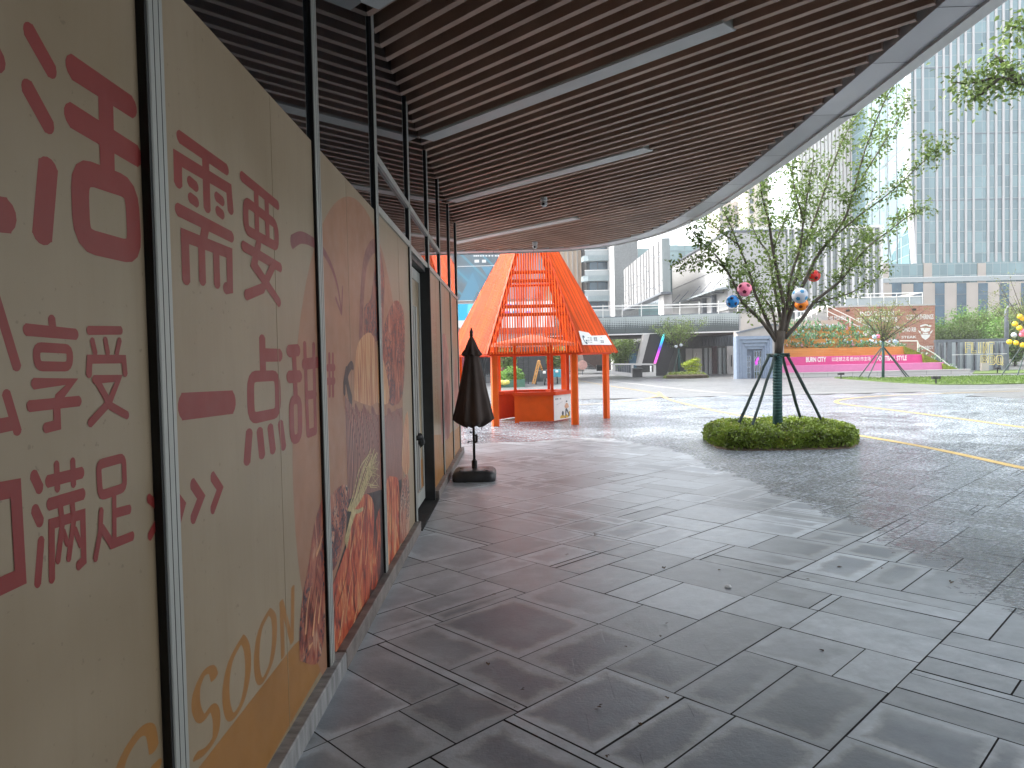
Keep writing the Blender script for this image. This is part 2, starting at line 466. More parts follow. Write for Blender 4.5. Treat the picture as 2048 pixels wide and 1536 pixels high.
ribbon('road_marking', [(12.4, 12), (12.58, 17.5), (12.68, 20.6), (12.66, 24.5), (12.6, 26.6), (12.85, 28.2), (13.8, 29.8), (15.9, 31.5), (19.1, 32.6), (23.7, 33.2), (40, 33.6)], .18, M_YEL, .005)
ribbon('road_marking', [(7.4, 85), (8.4, 65), (9.5, 51.2), (10.6, 40.2), (11.7, 36.5), (15, 35.6), (24, 35.4), (40, 36)], .14, M_WHT, .006)
ribbon('road_marking', [(5.9, 68), (7.0, 50), (7.7, 39.8), (7.2, 35.5), (4.5, 31.2), (2, 30)], .14, M_YEL, .006)
# ------------------------------------------------------------------ the shop building: facade, slatted canopy, fascia
M_ALU = pm('aluminium', (.44, .45, .415), .45, .25, var=.12, scale=3, stretch=(1, 1, .1))
M_GASKET = pm('black_gasket', (.012, .012, .012), .6)
M_DARK = pm('dark_interior', (.012, .011, .011), .8)
M_GREYFR = pm('dark_grey_frame', (.045, .048, .05), .45, .3)
M_GRANITE = pm('granite_kerb', (.19, .165, .15), .6, var=.35, scale=7, bmp=.1)
M_CONC = pm('stained_concrete', (.27, .27, .265), .75, var=.4, scale=5, bmp=.2, stretch=(1, 3, .6))
M_SLAT = pm('brown_slat', (.44, .305, .235), .5, var=.18, scale=1.6, stretch=(1, 1, 1), tone=.12)
M_FASC = pm('grey_aluminium_panel', (.52, .53, .54), .38, .1, var=.06, scale=.8, tone=.08)
M_LIP = pm('pale_aluminium_lip', (.55, .55, .535), .42, .0, var=.05, scale=.8)
M_LAMP = pm('frosted_lamp_cover', (.62, .64, .62), .5, var=.05)
def vinyl_mat():
    m, t, b = mk('cream_vinyl'); v = coords(t)
    n = nz(t, v, 1.1, 4); n2 = nz(t, coords(t, (1, 8, .6)), 3, 4)
    col = rmp(t, n, [(.3, (.295, .222, .135)), (.7, (.385, .305, .205))])
    drip = rmp(t, n2, [(.5, 0), (.78, 1)])
    col = mixc(t, mth(t, 'MULTIPLY', drip, .16), col, (.27, .2, .12))
    sx = nd(t, 'SeparateXYZ'); t.links.new(v, sx.inputs[0])
    low = mth(t, 'MULTIPLY_ADD', sx.outputs['Z'], -1.6, .75, clamp=True); gr = rmp(t, nz(t, coords(t, (1, 6, 1.2)), 4, 5, .7), [(.38, 0), (.7, 1)])
    col = mixc(t, mth(t, 'MULTIPLY', mth(t, 'MULTIPLY', low, gr), .6), col, (.13, .10, .075))
    sp_ = rmp(t, nz(t, v, 38, 2), [(.70, 0), (.74, 1)]); col = mixc(t, mth(t, 'MULTIPLY', sp_, .35), col, (.12, .08, .05))
    t.links.new(col, b.inputs['Base Color']); t.links.new(mth(t, 'MULTIPLY_ADD', n, .3, .25), b.inputs['Roughness'])
    bump(t, b, mth(t, 'ADD', nz(t, coords(t, (1, 1.2, .22)), 5, 3), mth(t, 'MULTIPLY', nz(t, v, 1.2, 2), 1.5)), .22, .012)
    return m
M_VINYL = vinyl_mat()
def ink(name, c, var=.1, rough=.42): return pm(name, c, rough, var=var, scale=3)
M_RED = ink('red_ink', (.26, .032, .026)); M_PEACH = ink('peach_ink', (.37, .185, .105), .08); M_AMBER = ink('amber_ink', (.36, .165, .042), .08)
WX0 = -1.135
shop = T('shop_building', 'shopfront with cream vinyl wraps, dark glass above and a slatted canopy', 'building', (-1.1, 6, 0))
MUL = [-8.6, -6.7, -4.85, -3.0, -1.35, .38, 2.27, 4.2, 6.06, 8.0, 9.8, 11.35, 13.2, 14.86]
mb = MB(); mb.box(-9, -1.36, -9.5, 14.8, 0, 6.4); mb.box(-1.3, 21, -4.2, -3.4, 0, 5.7); mb.build('wall', M_DARK, shop)  # second box: unseen wall added behind the camera to darken the near bays
def glass_mat():
    m, t, b = mk('dark_window_glass'); b.inputs['Base Color'].default_value = (.012, .014, .017, 1); b.inputs['Roughness'].default_value = .02
    b.inputs['Specular IOR Level'].default_value = 1.0; b.inputs['IOR'].default_value = 1.75
    v = coords(t); n = nz(t, v, .8, 3); t.links.new(mth(t, 'MULTIPLY_ADD', n, .05, .0), b.inputs['Roughness'])
    return m
M_GLASS = glass_mat()
panels = {}
for i in range(len(MUL) - 1):
    a, b = MUL[i] + .045, MUL[i + 1] - .045
    g = MB(); g.box(-1.36, -1.139, a, b, 3.262 if i >= 8 else 3.2, 4.9); g.build('window_pane', M_GLASS, shop)
    if i == 9: continue
    p = MB(); p.box(-1.36, WX0, a, b, .1, 3.2); panels[i] = p.build('wall_panel', M_VINYL, shop)
    # seams of the vinyl
    s = MB(); ym = a + (b - a) * (.42 if i % 2 else .61); s.box(WX0, WX0 + .0012, ym, ym + .006, .1, 3.2); s.build('vinyl_seam', M_VINYL, panels[i])
    if i >= 8:
        r = MB(); r.box(-1.2, -1.115, a, b, 3.2, 3.262); r.build('transom', M_ALU, shop)
for a, b in ((6.1, 7.955), (8.045, 9.755), (9.845, 11.3)):
    r = MB(); r.box(-1.15, -1.112, a, b, 3.63, 3.69); r.build('transom', M_ALU, shop)
for y in MUL:
    m_ = MB(); xf = WX0 + (.034 if y < 3 else .022)
    m_.bbox(-1.3, xf, y - .044, y + .05, .1, 4.86, .004)
    for gy in (-.016, .02): m_.cur = 1; m_.box(xf, xf + .0008, y + gy, y + gy + .003, .12, 4.84)
    m_.cur = 1; m_.box(-1.3, xf - .006, y - .056, y - .0445, .1, 4.86)
    m_.build('mullion', [M_ALU, M_GASKET], shop)
# kerb below the wraps
k = MB(); k.bbox(-1.4, -1.072, -9, 4.37, 0, .115, .008); k.build('kerb', M_CONC, shop)
k = MB(); k.bbox(-1.4, -1.072, 4.378, 6.9, 0, .12, .006); k.bbox(-1.4, -1.072, 6.904, 7.98, 0, .12, .006); k.build('kerb', M_GRANITE, shop)
k = MB(); k.bbox(-1.4, -1.06, 9.86, 12.2, 0, .12, .006); k.bbox(-1.4, -1.06, 12.205, 15.0, 0, .12, .006); k.build('kerb', M_GRANITE, shop)
# door bay
d = MB(); d.box(-1.36, -1.1, 9.70, 9.755, .0, 3.2); d.box(-1.36, -1.16, 8.05, 9.70, 3.14, 3.2); d.box(-1.36, -1.15, 8.045, 8.09, .0, 3.14); d.build('door_frame', M_GREYFR, shop)
tr = MB(); tr.box(-1.36, -1.13, 8.05, 9.755, 3.2, 3.262); tr.build('transom', M_ALU, shop)
door = MB(); X = -1.235
for y0, y1, z0, z1 in ((8.1, 8.2, .06, 3.12), (9.58, 9.69, .06, 3.12), (8.2, 9.58, .06, .24), (8.2, 9.58, 2.98, 3.12)): door.box(X - .05, X, y0, y1, z0, z1)
door = door.build('door', M_ALU, shop)
q = MB(); q.box(X - .04, X - .012, 8.2, 9.58, .24, 2.98); q.build('door_panel', M_VINYL, door)
q = MB(); q.box(X - .012, X - .0105, 8.2, 9.58, .24, .62); q.build('amber_band', M_AMBER, door)
M_STEEL = pm('brushed_steel', (.38, .37, .34), .45, .4, var=.05, rvar=.03)
q = MB()
for yy in (8.33, 8.52):
    q.tube([(X + .085, yy, .38), (X + .085, yy, 2.58)], .019, 10)
    for z in (.62, 1.9, 2.3): q.tube([(X - .0, yy, z), (X + .085, yy, z)], .011, 8)
q.build('door_handle', M_STEEL, door, auto=35)
q = MB(); q.tube([(X + .07, 8.3, 1.02), (X + .12, 8.36, 1.04), (X + .125, 8.5, .95), (X + .1, 8.58, .9), (X + .06, 8.5, .96), (X + .05, 8.35, 1.0)], [.03, .042, .04, .03, .036, .03], 8); q.build('door_strap', M_GASKET, door, smooth=True)
q = MB(); q.box(-1.36, -1.06, 8.0, 9.84, -.002, .02); q.build('door_sill', M_DARK, shop)
# canopy: void, slats, fascia
closed_in = [Vector((-1.16, -9)), ] + list(INN) + [Vector((-9, 14.9)), Vector((-1.16, 14.9))]
v = MB(); top = [(p.x, p.y) for p in OUT] + [(-9, -9.4)]
v.hexa([(x, y, 5.0) for x, y in top], [(x, y, 5.06) for x, y in top]); v.build('canopy_deck', pm('canopy_void', (.012, .008, .007), .8), shop)
sl_ = MB(); dv = Vector((math.sin(math.radians(134.6)), math.cos(math.radians(134.6)))); nv = Vector((dv.y * -1, dv.x)); nv = nv if nv.y > 0 else -nv
lights = [(Vector((-1.07, 9.28)) + dv * .05, 4.2), (Vector((-1.04, 12.83)) + dv * .03, 4.15), (Vector((-1.62, 16.95 + .55)), 4.2), (Vector((-1.1, 5.78)), 4.2), (Vector((-1.1, 2.3)), 4.2)]
o0 = Vector((-1.07, 9.28)); sp = .2083
for k in range(-75, 75):
    p0 = o0 + nv * (k * sp + sp / 2)
    run = None; s_ = -16
    segs = []
    while s_ < 16:
        p = p0 + dv * s_; ins = inside(closed_in, p.x, p.y)
        if ins and run is None: run = s_
        if not ins and run is not None: segs.append((run, s_)); run = None
        s_ += .04
    if run is not None: segs.append((run, s_))
    for a, b in segs:
        if b - a < .2: continue
        a2, b2 = p0 + dv * (a - .04), p0 + dv * (b - .07)
        sl_.tone = ru(0, 1)
        sl_.bar((a2.x, a2.y, 4.86), (b2.x, b2.y, 4.86), .062, .12)
sl_.build('slat_ceiling', M_SLAT, shop)
fb = MB(); n = len(OUT)
zb = 4.785
cuts = [i for i in range(0, n - 1)]
for i in cuts:
    a, b = INN[i], INN[i + 1]; c, d_ = LIPIN[i], LIPIN[i + 1]; e, f = OUT[i], OUT[i + 1]
    fb.tone = .5 + .5 * math.sin((i // 5) * 2.3); fb.cur = 0
    fb.add([(a.x, a.y, zb), (b.x, b.y, zb), (d_.x, d_.y, zb), (c.x, c.y, zb)], [(0, 3, 2, 1)])
    fb.add([(a.x, a.y, zb), (b.x, b.y, zb), (b.x, b.y, 5.0), (a.x, a.y, 5.0)], [(0, 1, 2, 3)])
    fb.cur = 1
    fb.add([(c.x, c.y, zb), (d_.x, d_.y, zb), (d_.x, d_.y, zb - .028), (c.x, c.y, zb - .028)], [(0, 1, 2, 3)])
    fb.add([(c.x, c.y, zb - .028), (d_.x, d_.y, zb - .028), (f.x, f.y, zb + .015), (e.x, e.y, zb + .015)], [(0, 3, 2, 1)])
    fb.add([(e.x, e.y, zb + .015), (f.x, f.y, zb + .015), (f.x, f.y, 5.75), (e.x, e.y, 5.75)], [(0, 1, 2, 3)])
    if i % 5 == 0:
        fb.cur = 2
        t_ = (b - a).normalized() * .009
        fb.add([(a.x, a.y, zb - .0015), ((a + t_).x, (a + t_).y, zb - .0015), ((c + t_).x, (c + t_).y, zb - .0015), (c.x, c.y, zb - .0015)], [(0, 3, 2, 1)])
    if i % 15 == 5:
        fb.cur = 2
        t_ = (b - a).normalized() * .05
        fb.add([(c.x, c.y, zb - .032), ((c + t_).x, (c + t_).y, zb - .032), ((e + t_).x, (e + t_).y, zb + .008), (e.x, e.y, zb + .008)], [(0, 3, 2, 1)])
fb.build('fascia', [M_FASC, M_LIP, M_GASKET], shop)
v = MB(); v.hexa([(x, y, 5.74) for x, y in top], [(x, y, 5.8) for x, y in top]); v.build('roof', M_CONC, shop)
# ceiling lamps between the slats
for i, (p, L) in enumerate(lights):
    q = p + dv * L
    lab = ('long unlit white linear lamp across the slats, middle one of the three long ones', 'unlit white linear lamp just before the nearer dome camera',
           'farthest unlit linear lamp in the slats, close to the orange kiosk roof', 'nearest unlit white lamp, cut by the top edge above the dark glass', 'unlit white lamp in the slats over the entrance side')[i]
    o = T('ceiling_lamp', lab, 'lamp', ((p.x + q.x) / 2, (p.y + q.y) / 2, 4.8), 'linear lamps in the slatted ceiling')
    b_ = MB(); b_.bar((p.x, p.y, 4.855), (q.x, q.y, 4.855), .25, .135); b_.build('lamp_housing', M_ALU, o)
    b_ = MB(); b_.bar((p.x, p.y, 4.783), (q.x, q.y, 4.783), .215, .008); b_.build('lamp_cover', M_LAMP, o)
M_WPL = pm('white_plastic', (.62, .63, .63), .35, var=.05)
for x, y, lab in ((.62, 12.71, 'white dome camera under the slats, the nearer of the two'), (.61, 17.41, 'white dome camera under the slats, the farther one near the kiosk')):
    o = T('security_camera', lab, 'camera', (x, y, 4.8), 'dome cameras under the canopy')
    b_ = MB(); b_.lathe((x, y, 4.68), [(.05, .12), (.065, .12), (.065, .06), (.05, .045)], 18); b_.build('camera_base', M_WPL, o, auto=40)
    b_ = MB(); b_.ball((x, y, 4.69), .062, 18, 10); b_.build('camera_dome', M_WPL, o, smooth=True)
    b_ = MB(); b_.ball((x - .012, y - .05, 4.672), .026, 12, 8); b_.build('camera_lens', M_GASKET, o, smooth=True)
# ------------------------------------------------------------------ printed graphics on the wraps (flat prints, a fraction of a millimetre proud)
def z1(p): return (p[0] * .41667, p[1] * .41667)
def z2(p): return (p[0] * .41667, 600 + p[1] * .41667)
def z3(p): return (p[0] * .3418, 1100 + p[1] * .3418)
def z4(p): return (400 + p[0] * .293, 250 + p[1] * .293)
def z5(p): return (400 + p[0] * .293, 650 + p[1] * .293)
def z7(p): return (600 + p[0] * .2214, 460 + p[1] * .2214)
def z8(p): return (570 + p[0] * .3646, 760 + p[1] * .3646)
def onwall(px): q = WX(px[0], px[1], WX0); return Vector((q.y, q.z))
def outline(P, w0, w1=None, closed=False, cap=True):
    """outline of a stroke; a width may be (height of horizontal strokes, breadth of upright strokes)"""
    w1 = w0 if w1 is None else w1
    if not hasattr(w0, '__len__'): w0 = (w0, w0)
    if not hasattr(w1, '__len__'): w1 = (w1, w1)
    n = len(P); L = []; Rr = []
    for i in range(n):
        a = P[(i - 1) % n] if (closed or i) else P[i]; c = P[(i + 1) % n] if (closed or i < n - 1) else P[i]
        d0 = (P[i] - a); d1 = (c - P[i])
        d0 = d0.normalized() if d0.length > 1e-9 else d1.normalized()
        d1 = d1.normalized() if d1.length > 1e-9 else d0
        t = d0 + d1; t = t.normalized() if t.length > 1e-6 else d0
        m = Vector((-t.y, t.x)); k = 1 / max(.55, m.dot(Vector((-d1.y, d1.x)))); u = i / max(1, n - 1)
        wh = w0[0] + (w1[0] - w0[0]) * u; wv = w0[1] + (w1[1] - w0[1]) * u
        o = Vector((m.x * wv, m.y * wh)) * (k / 2)
        L.append(P[i] + o); Rr.append(P[i] - o)
    if closed: return L, Rr
    def arc(c, d, w):
        b = math.atan2(d.y, d.x); return [c + Vector((math.cos(b + PI / 2 - PI * j / 7) * w[1], math.sin(b + PI / 2 - PI * j / 7) * w[0])) * .5 for j in range(1, 7)]
    out = L[:]
    if cap: out += arc(P[-1] - (P[-1] - P[-2]).normalized() * min(w1) * .2, P[-1] - P[-2], w1)
    out += Rr[::-1]
    if cap: out += arc(P[0] - (P[0] - P[1]).normalized() * min(w0) * .2, P[0] - P[1], w0)
    return out
class Wd(tuple):
    def __mul__(s, k): return Wd((s[0] * k, s[1] * k))
class Print:
    def __init__(s, base=.0004): s.mb = MB(); s.k = 0; s.base = base
    def x(s): s.k += 1; return WX0 + s.base * .5 + .00009 * s.k
    def st(s, f, pts, w, w1=None, sm=False):
        P = [onwall(f(p)) for p in pts]
        if sm: P = spline(P, 5)
        x = s.x(); s.mb.poly([(x, p.x, p.y) for p in outline(P, w, w1)])
    def ring(s, f, pts, w):
        w = w if hasattr(w, '__len__') else (w, w)
        P = [onwall(f(p)) for p in pts]
        # round the corners a little
        Q = []
        n = len(P); r = max(w) * .75
        for i in range(n):
            a, b, c = P[i - 1], P[i], P[(i + 1) % n]; p0 = b + (a - b).normalized() * min(r, (a - b).length * .45); p2 = b + (c - b).normalized() * min(r, (c - b).length * .45)
            for q in (0, .25, .5, .75, 1): Q.append(p0 * (1 - q) ** 2 + b * (2 * q * (1 - q)) + p2 * q * q)
        L, R_ = outline(Q, w, closed=True); x = s.x(); m = len(Q)
        s.mb.add([(x, p.x, p.y) for p in L + R_], [(i, (i + 1) % m, m + (i + 1) % m, m + i) for i in range(m)])
    def poly(s, f, pts, sm=0, tone=.5):
        P = [onwall(f(p)) for p in pts]
        if sm: P = spline(P + [P[0]], sm)[:-1]
        x = s.x(); s.mb.tone = tone; s.mb.poly([(x, p.x, p.y) for p in P])
    def done(s, name, mat, par): return s.mb.build(name, mat, par)
idn = lambda p: p
# characters of the first wrap
p = Print(); W = Wd((.068, .078))
p.st(z1, [(135, 140), (250, 345)], (.05, .052)); p.st(z1, [(127, 412), (237, 612)], (.05, .052)); p.st(z1, [(232, 790), (202, 1140)], (.06, .074))
p.st(z1, [(342, 320), (635, 515)], W); p.st(z1, [(335, 550), (660, 750)], W); p.st(z1, [(506, 440), (516, 850)], W * .95)
p.ring(z1, [(380, 815), (630, 905), (647, 1215), (392, 1150)], W)
p.st(z1, [(-60, 250), (-14, 290)], W); p.st(z1, [(-70, 1020), (42, 1035)], (.08, .08))
p.done('lettering', M_RED, panels[5])
p = Print(); W = Wd((.033, .035))
p.st(z2, [(-30, -40), (10, 90), (82, 325)], W * .85); p.st(z2, [(28, 445), (85, 635)], W * .8); p.st(z2, [(-30, 610), (70, 590)], W)
p.st(z2, [(247, 85), (252, 140)], W * .8); p.st(z2, [(122, 142), (365, 165)], W * .9)
p.ring(z2, [(172, 226), (335, 235), (333, 320), (178, 318)], W * .75)
p.st(z2, [(160, 402), (345, 392), (275, 475)], W * .85); p.st(z2, [(138, 510), (380, 485)], W * .85); p.st(z2, [(270, 480), (274, 600), (215, 615)], W * .8)
p.st(z2, [(422, 146), (580, 146)], W * .75)
for a, b in (((440, 190), (456, 258)), ((503, 186), (516, 258)), ((573, 190), (558, 258))): p.st(z2, [a, b], W * .62)
p.st(z2, [(424, 362), (428, 284), (592, 284), (599, 358)], W * .75)
p.st(z2, [(448, 382), (568, 376), (522, 492), (428, 594)], W * .75); p.st(z2, [(465, 392), (530, 510), (610, 555)], W * .75)
p.done('lettering', M_RED, panels[5])
p = Print(); W = Wd((.033, .029))
p.st(z2, [(160, 838), (192, 908)], W); p.st(z2, [(165, 1003), (194, 1068)], W); p.st(z2, [(197, 1150), (180, 1365)], W * .85)
p.st(z2, [(226, 872), (395, 828)], W * .95); p.st(z2, [(270, 785), (275, 910)], W * .75); p.st(z2, [(348, 770), (352, 888)], W * .75)
p.st(z2, [(232, 982), (400, 930)], W * .95); p.st(z2, [(248, 1345), (246, 1075), (396, 1028), (401, 1250), (372, 1278)], W * .82)
p.st(z2, [(288, 985), (298, 1070), (276, 1255)], W * .7); p.st(z2, [(345, 970), (352, 1060), (328, 1245)], W * .7); p.st(z2, [(302, 1110), (322, 1172)], W * .6); p.st(z2, [(358, 1100), (385, 1178)], W * .6)
p.ring(z2, [(470, 790), (592, 757), (597, 900), (480, 940)], W * .85)
p.st(z2, [(546, 920), (547, 1150)], W * .75); p.st(z2, [(556, 1022), (622, 1004)], W * .85); p.st(z2, [(484, 1008), (478, 1120), (455, 1245)], W * .75); p.st(z2, [(486, 1095), (535, 1172), (636, 1132)], W * .85)
p.st(z2, [(-40, 925), (72, 903), (96, 1330), (-40, 1392)], W * 1.25)
p.st(z2, [(710, 950), (778, 1012), (715, 1138)], W * .95); 
p.done('lettering', M_RED, panels[5])
# characters of the second wrap
p = Print(); W = Wd((.047, .062))
p.st(z1, [(860, 655), (1088, 815)], W); p.st(z1, [(986, 750), (994, 1005)], W); p.st(z1, [(855, 885), (852, 758), (1098, 905), (1107, 1015)], W)
for a, b in (((908, 868), (942, 898)), ((912, 948), (944, 972)), ((1037, 942), (1068, 968)), ((1042, 1010), (1068, 1032))): p.st(z1, [a, b], W * .85)
p.st(z1, [(852, 1005), (1112, 1138)], W); p.st(z1, [(988, 1080), (975, 1150)], W)
p.st(z1, [(893, 1350), (886, 1132), (1100, 1215), (1103, 1380), (1080, 1385)], W); p.st(z1, [(966, 1175), (971, 1355)], W * .95); p.st(z1, [(1036, 1205), (1041, 1370)], W * .95)
p.st(z4, [(283, 350), (530, 550)], W); p.st(z4, [(381, 440), (388, 740)], W * .9); p.st(z4, [(452, 500), (460, 770)], W * .9)
p.ring(z4, [(308, 520), (518, 680), (524, 832), (312, 715)], W)
p.st(z4, [(292, 825), (548, 975)], W); p.st(z4, [(400, 800), (366, 955), (540, 1215)], W); p.st(z4, [(500, 955), (425, 1115), (312, 1162)], W)
p.done('lettering', M_RED, panels[6])
p = Print(); W = Wd((.048, .08))
p.st(z2, [(872, 512), (1118, 490)], .095)
p.st(z5, [(424, 85), (430, 320)], W); p.st(z5, [(440, 205), (545, 206)], W * 1.3); p.ring(z5, [(343, 352), (528, 345), (534, 600), (348, 640)], W * 1.05)
for a, b in (((336, 728), (320, 938)), ((406, 718), (424, 895)), ((478, 693), (498, 862)), ((548, 668), (570, 838))): p.st(z5, [a, b], W * 1.0)
p.st(z5, [(606, 178), (668, 172)], W * 1.35); p.st(z5, [(640, 180), (652, 490)], W * .9); p.st(z5, [(606, 355), (680, 350)], W * 1.35); p.ring(z5, [(620, 512), (680, 505), (682, 768), (628, 790)], W)
p.st(z5, [(713, 122), (735, 745)], W * .75); p.st(z5, [(774, 128), (787, 730)], W * .75); p.st(z5, [(708, 268), (800, 255)], W * 1.35); p.st(z5, [(730, 480), (785, 472)], W); p.st(z5, [(735, 742), (788, 722)], W)
p.done('lettering', M_RED, panels[6])
p = Print()
p.st(z2, [(845, 952), (872, 988), (852, 1062)], .05); p.st(z2, [(922, 880), (966, 946), (924, 1055)], .046); p.st(z2, [(1018, 845), (1056, 904), (1018, 1010)], .044)
p.done('arrow_print', M_RED, panels[6])
# COMING SOON in thin amber capitals
p = Print(); W = Wd((.024, .068))
p.st(z3, [(1255, 745), (1235, 700), (1190, 728), (1150, 830), (1150, 930), (1185, 985), (1240, 925), (1266, 975), (1258, 1090), (1200, 1175), (1150, 1205)], W, sm=True)
def oval(pts):
    P = [onwall(z3(q)) for q in pts]; P = spline(P + [P[0]], 5)[:-1]; L, R_ = outline(P, W, closed=True); x = p.x(); m = len(P)
    p.mb.add([(x, q.x, q.y) for q in L + R_], [(i, (i + 1) % m, m + (i + 1) % m, m + i) for i in range(m)])
oval([(1418, 518), (1350, 650), (1322, 800), (1330, 930), (1362, 975), (1420, 880), (1450, 720), (1445, 580)])
oval([(1576, 358), (1525, 460), (1502, 600), (1508, 730), (1535, 765), (1585, 660), (1605, 520), (1602, 400)])
p.st(z3, [(1655, 625), (1645, 300)], W * .8); p.st(z3, [(1646, 300), (1708, 540)], W * .8); p.st(z3, [(1709, 540), (1713, 215)], W * .8)
p.done('lettering', M_AMBER, panels[6])
p = Print()
p.st(z3, [(900, 1165), (880, 1060), (830, 1060), (765, 1140), (715, 1240), (690, 1340), (680, 1480)], (.03, .06), sm=True); p.st(z3, [(925, 1255), (890, 1290)], (.03, .06))
p.done('lettering', M_AMBER, panels[5])
# the photo print: peach disc, amber band, basket and loaves
def disc(cy, cz, r, n=60, ymin=-1e9, ymax=1e9, zmin=.1, zmax=3.2, sq=1):
    pts = []
    for i in range(n):
        a = 2 * PI * i / n; pts.append((min(max(cy + r * math.cos(a), ymin), ymax), min(max(cz + r * sq * math.sin(a), zmin), zmax)))
    return pts
cc = onwall((724, 410))
CY, CR_, CZ = 5.45, 1.84, cc.y - 1.84
for k, (i, x) in enumerate(((6, 0), (7, 0), (8, 0))):
    m_ = MB(); m_.poly([(WX0 + .0004, a, b) for a, b in disc(CY, CZ, CR_, 90, MUL[i] + .045, MUL[i + 1] - .045)]); m_.build('peach_disc', M_PEACH, panels[i])
p = Print(.0006); p.poly(z3, [(1150, 1290), (1720, 555), (1760, 520), (1915, 640), (1640, 1120), (1540, 1300)]); p.done('amber_band', M_AMBER, panels[6])
p = Print(.0012)
p.st(z4, [(625, 800), (690, 768), (770, 800), (840, 860), (900, 975), (940, 1110), (963, 1260)], .075, .028, sm=True); p.st(z4, [(925, 1180), (966, 1292)], .03, .025); p.st(z4, [(972, 1105), (966, 1280)], .03)
p.done('arrow_print', pm('plum_ink', (.24, .075, .075), .45), panels[7])
p = Print(.0012)
for xs in ((882, 906),):
    for x in xs: p.st(z5, [(x, 195), (x + 2, 488)], (.03, .05))
p.st(z5, [(866, 293), (918, 290)], (.045, .06)); p.st(z5, [(866, 385), (918, 382)], (.045, .06))
p.done('lettering', M_RED, panels[7])
def crust(name, stops, sc=(1, 2.2, .9), s=5, seeds=False):
    m, t, b = mk(name); v = coords(t, sc); a = nd(t, 'Attribute', attribute_name='tone')
    f = nz(t, v, s * .7, 5, .55, 1.6); f = mth(t, 'MULTIPLY_ADD', a.outputs['Fac'], .5, mth(t, 'SUBTRACT', f, .25))
    col = rmp(t, f, stops)
    g = nz(t, coords(t, (1, 1.3, .7)), 9, 5, .65, 1.2)
    col = mixc(t, mth(t, 'MULTIPLY', rmp(t, g, [(.55, 0), (.72, 1)]), .3), col, (.09, .022, .012))
    if seeds:
        sd_ = nz(t, coords(t), 42, 2, .5); big = nz(t, coords(t), 2.6, 3)
        k = mth(t, 'MULTIPLY', rmp(t, sd_, [(.5, 0), (.56, 1)]), rmp(t, big, [(.40, 0), (.52, 1)]))
        col = mixc(t, k, col, (.025, .03, .05))
    t.links.new(col, b.inputs['Base Color']); b.inputs['Roughness'].default_value = .38
    return m
M_CRUST = crust('crust_print', [(.32, (.10, .014, .008)), (.43, (.42, .05, .018)), (.54, (.56, .11, .035)), (.66, (.70, .34, .14))])
M_SEED = crust('seeded_crust_print', [(.34, (.07, .015, .012)), (.46, (.30, .06, .035)), (.57, (.44, .15, .08)), (.68, (.55, .36, .24))], seeds=True)
M_LOAF = crust('golden_loaf_print', [(.35, (.30, .075, .035)), (.5, (.50, .19, .07)), (.65, (.62, .40, .20))], (1, 6, .5), 4)
M_GAPP = pm('dark_gap_print', (.03, .018, .018), .4, var=.4)
def weave_mat():
    m, t, b = mk('basket_print'); v = coords(t, (1, 1, .28)); wv = nd(t, 'TexWave', wave_type='BANDS', bands_direction='Y'); wv.inputs['Scale'].default_value = 7; wv.inputs['Distortion'].default_value = 5; wv.inputs['Detail'].default_value = 4
    t.links.new(v, wv.inputs['Vector'])
    col = rmp(t, wv.outputs['Fac'], [(.15, (.03, .010, .010)), (.5, (.20, .065, .045)), (.85, (.48, .22, .16))])
    t.links.new(col, b.inputs['Base Color']); b.inputs['Roughness'].default_value = .4; return m
M_WEAVE = weave_mat()
M_STRAW = pm('straw_print', (.5, .40, .20), .45, var=.3, scale=20)
M_PLUM = pm('handle_print', (.26, .10, .085), .45, var=.3, scale=9)
# basket handle, loaves standing in it, basket body
p = Print(.0012); p.st(z7, [(548, 985), (560, 600), (590, 290), (655, 150), (700, 180), (740, 330), (752, 520), (738, 900)], .13, .1, sm=True); p.done('handle_print', M_PLUM, panels[7])
p = Print(.0016)
p.poly(z7, [(575, 960), (580, 700), (640, 610), (690, 240), (745, 330), (760, 560), (700, 1000)], 3, .4)
p.poly(z7, [(740, 1150), (750, 900), (850, 640), (930, 720), (945, 1000), (925, 1500), (790, 1560)], 3, .45); p.done('loaf_print', M_SEED, panels[8 - 1])
p = Print(.0022)
p.poly(z7, [(485, 1536), (500, 1150), (545, 985), (640, 930), (690, 1100), (690, 1560)], 3, .6); p.poly(z7, [(700, 1560), (700, 1040), (735, 1120), (790, 1350), (800, 1560)], 3, .75); p.done('loaf_print', M_LOAF, panels[7])
p = Print(.0026); p.poly(z5, [(985, 480), (1050, 570), (1130, 600), (1260, 620), (1380, 560), (1378, 1050), (1250, 1120), (1010, 1190), (995, 800)]); p.done('basket_print', M_WEAVE, panels[7])
p = Print(.0024); p.st(z5, [(1030, 520), (1010, 430), (1000, 340), (1030, 275), (1045, 290)], .10, .05, sm=True); p.st(z5, [(985, 470), (985, 400), (1000, 300)], .06); p.done('handle_print', M_GAPP, panels[7])
p = Print(.0028)
for k in range(6): p.st(z5, [(1060 + k * 55, 560 + 9 * k), (1075 + k * 55, 590), (1100 + k * 55, 650)], .07, .03, sm=True)
for k in range(5): p.st(z5, [(990 + 38 * k, 560 + 6 * k), (1040 + 40 * k, 700 + 10 * k), (1090 + 36 * k, 900)], .03, .015, sm=True)
p.done('rim_print', M_PLUM, panels[7])
p = Print(.0022); p.poly(z8, [(255, 1140), (330, 900), (345, 600), (640, 480), (640, 720), (560, 1150), (300, 1500), (262, 1500)]); p.done('shade_print', M_GAPP, panels[7])
p = Print(.0032)
p.poly(z8, [(245, 640), (290, 590), (335, 575), (350, 640), (330, 800), (300, 960), (255, 1050), (240, 900)], 3, .5); p.done('seeded_loaf_print', M_SEED, panels[7])
p = Print(.0030)
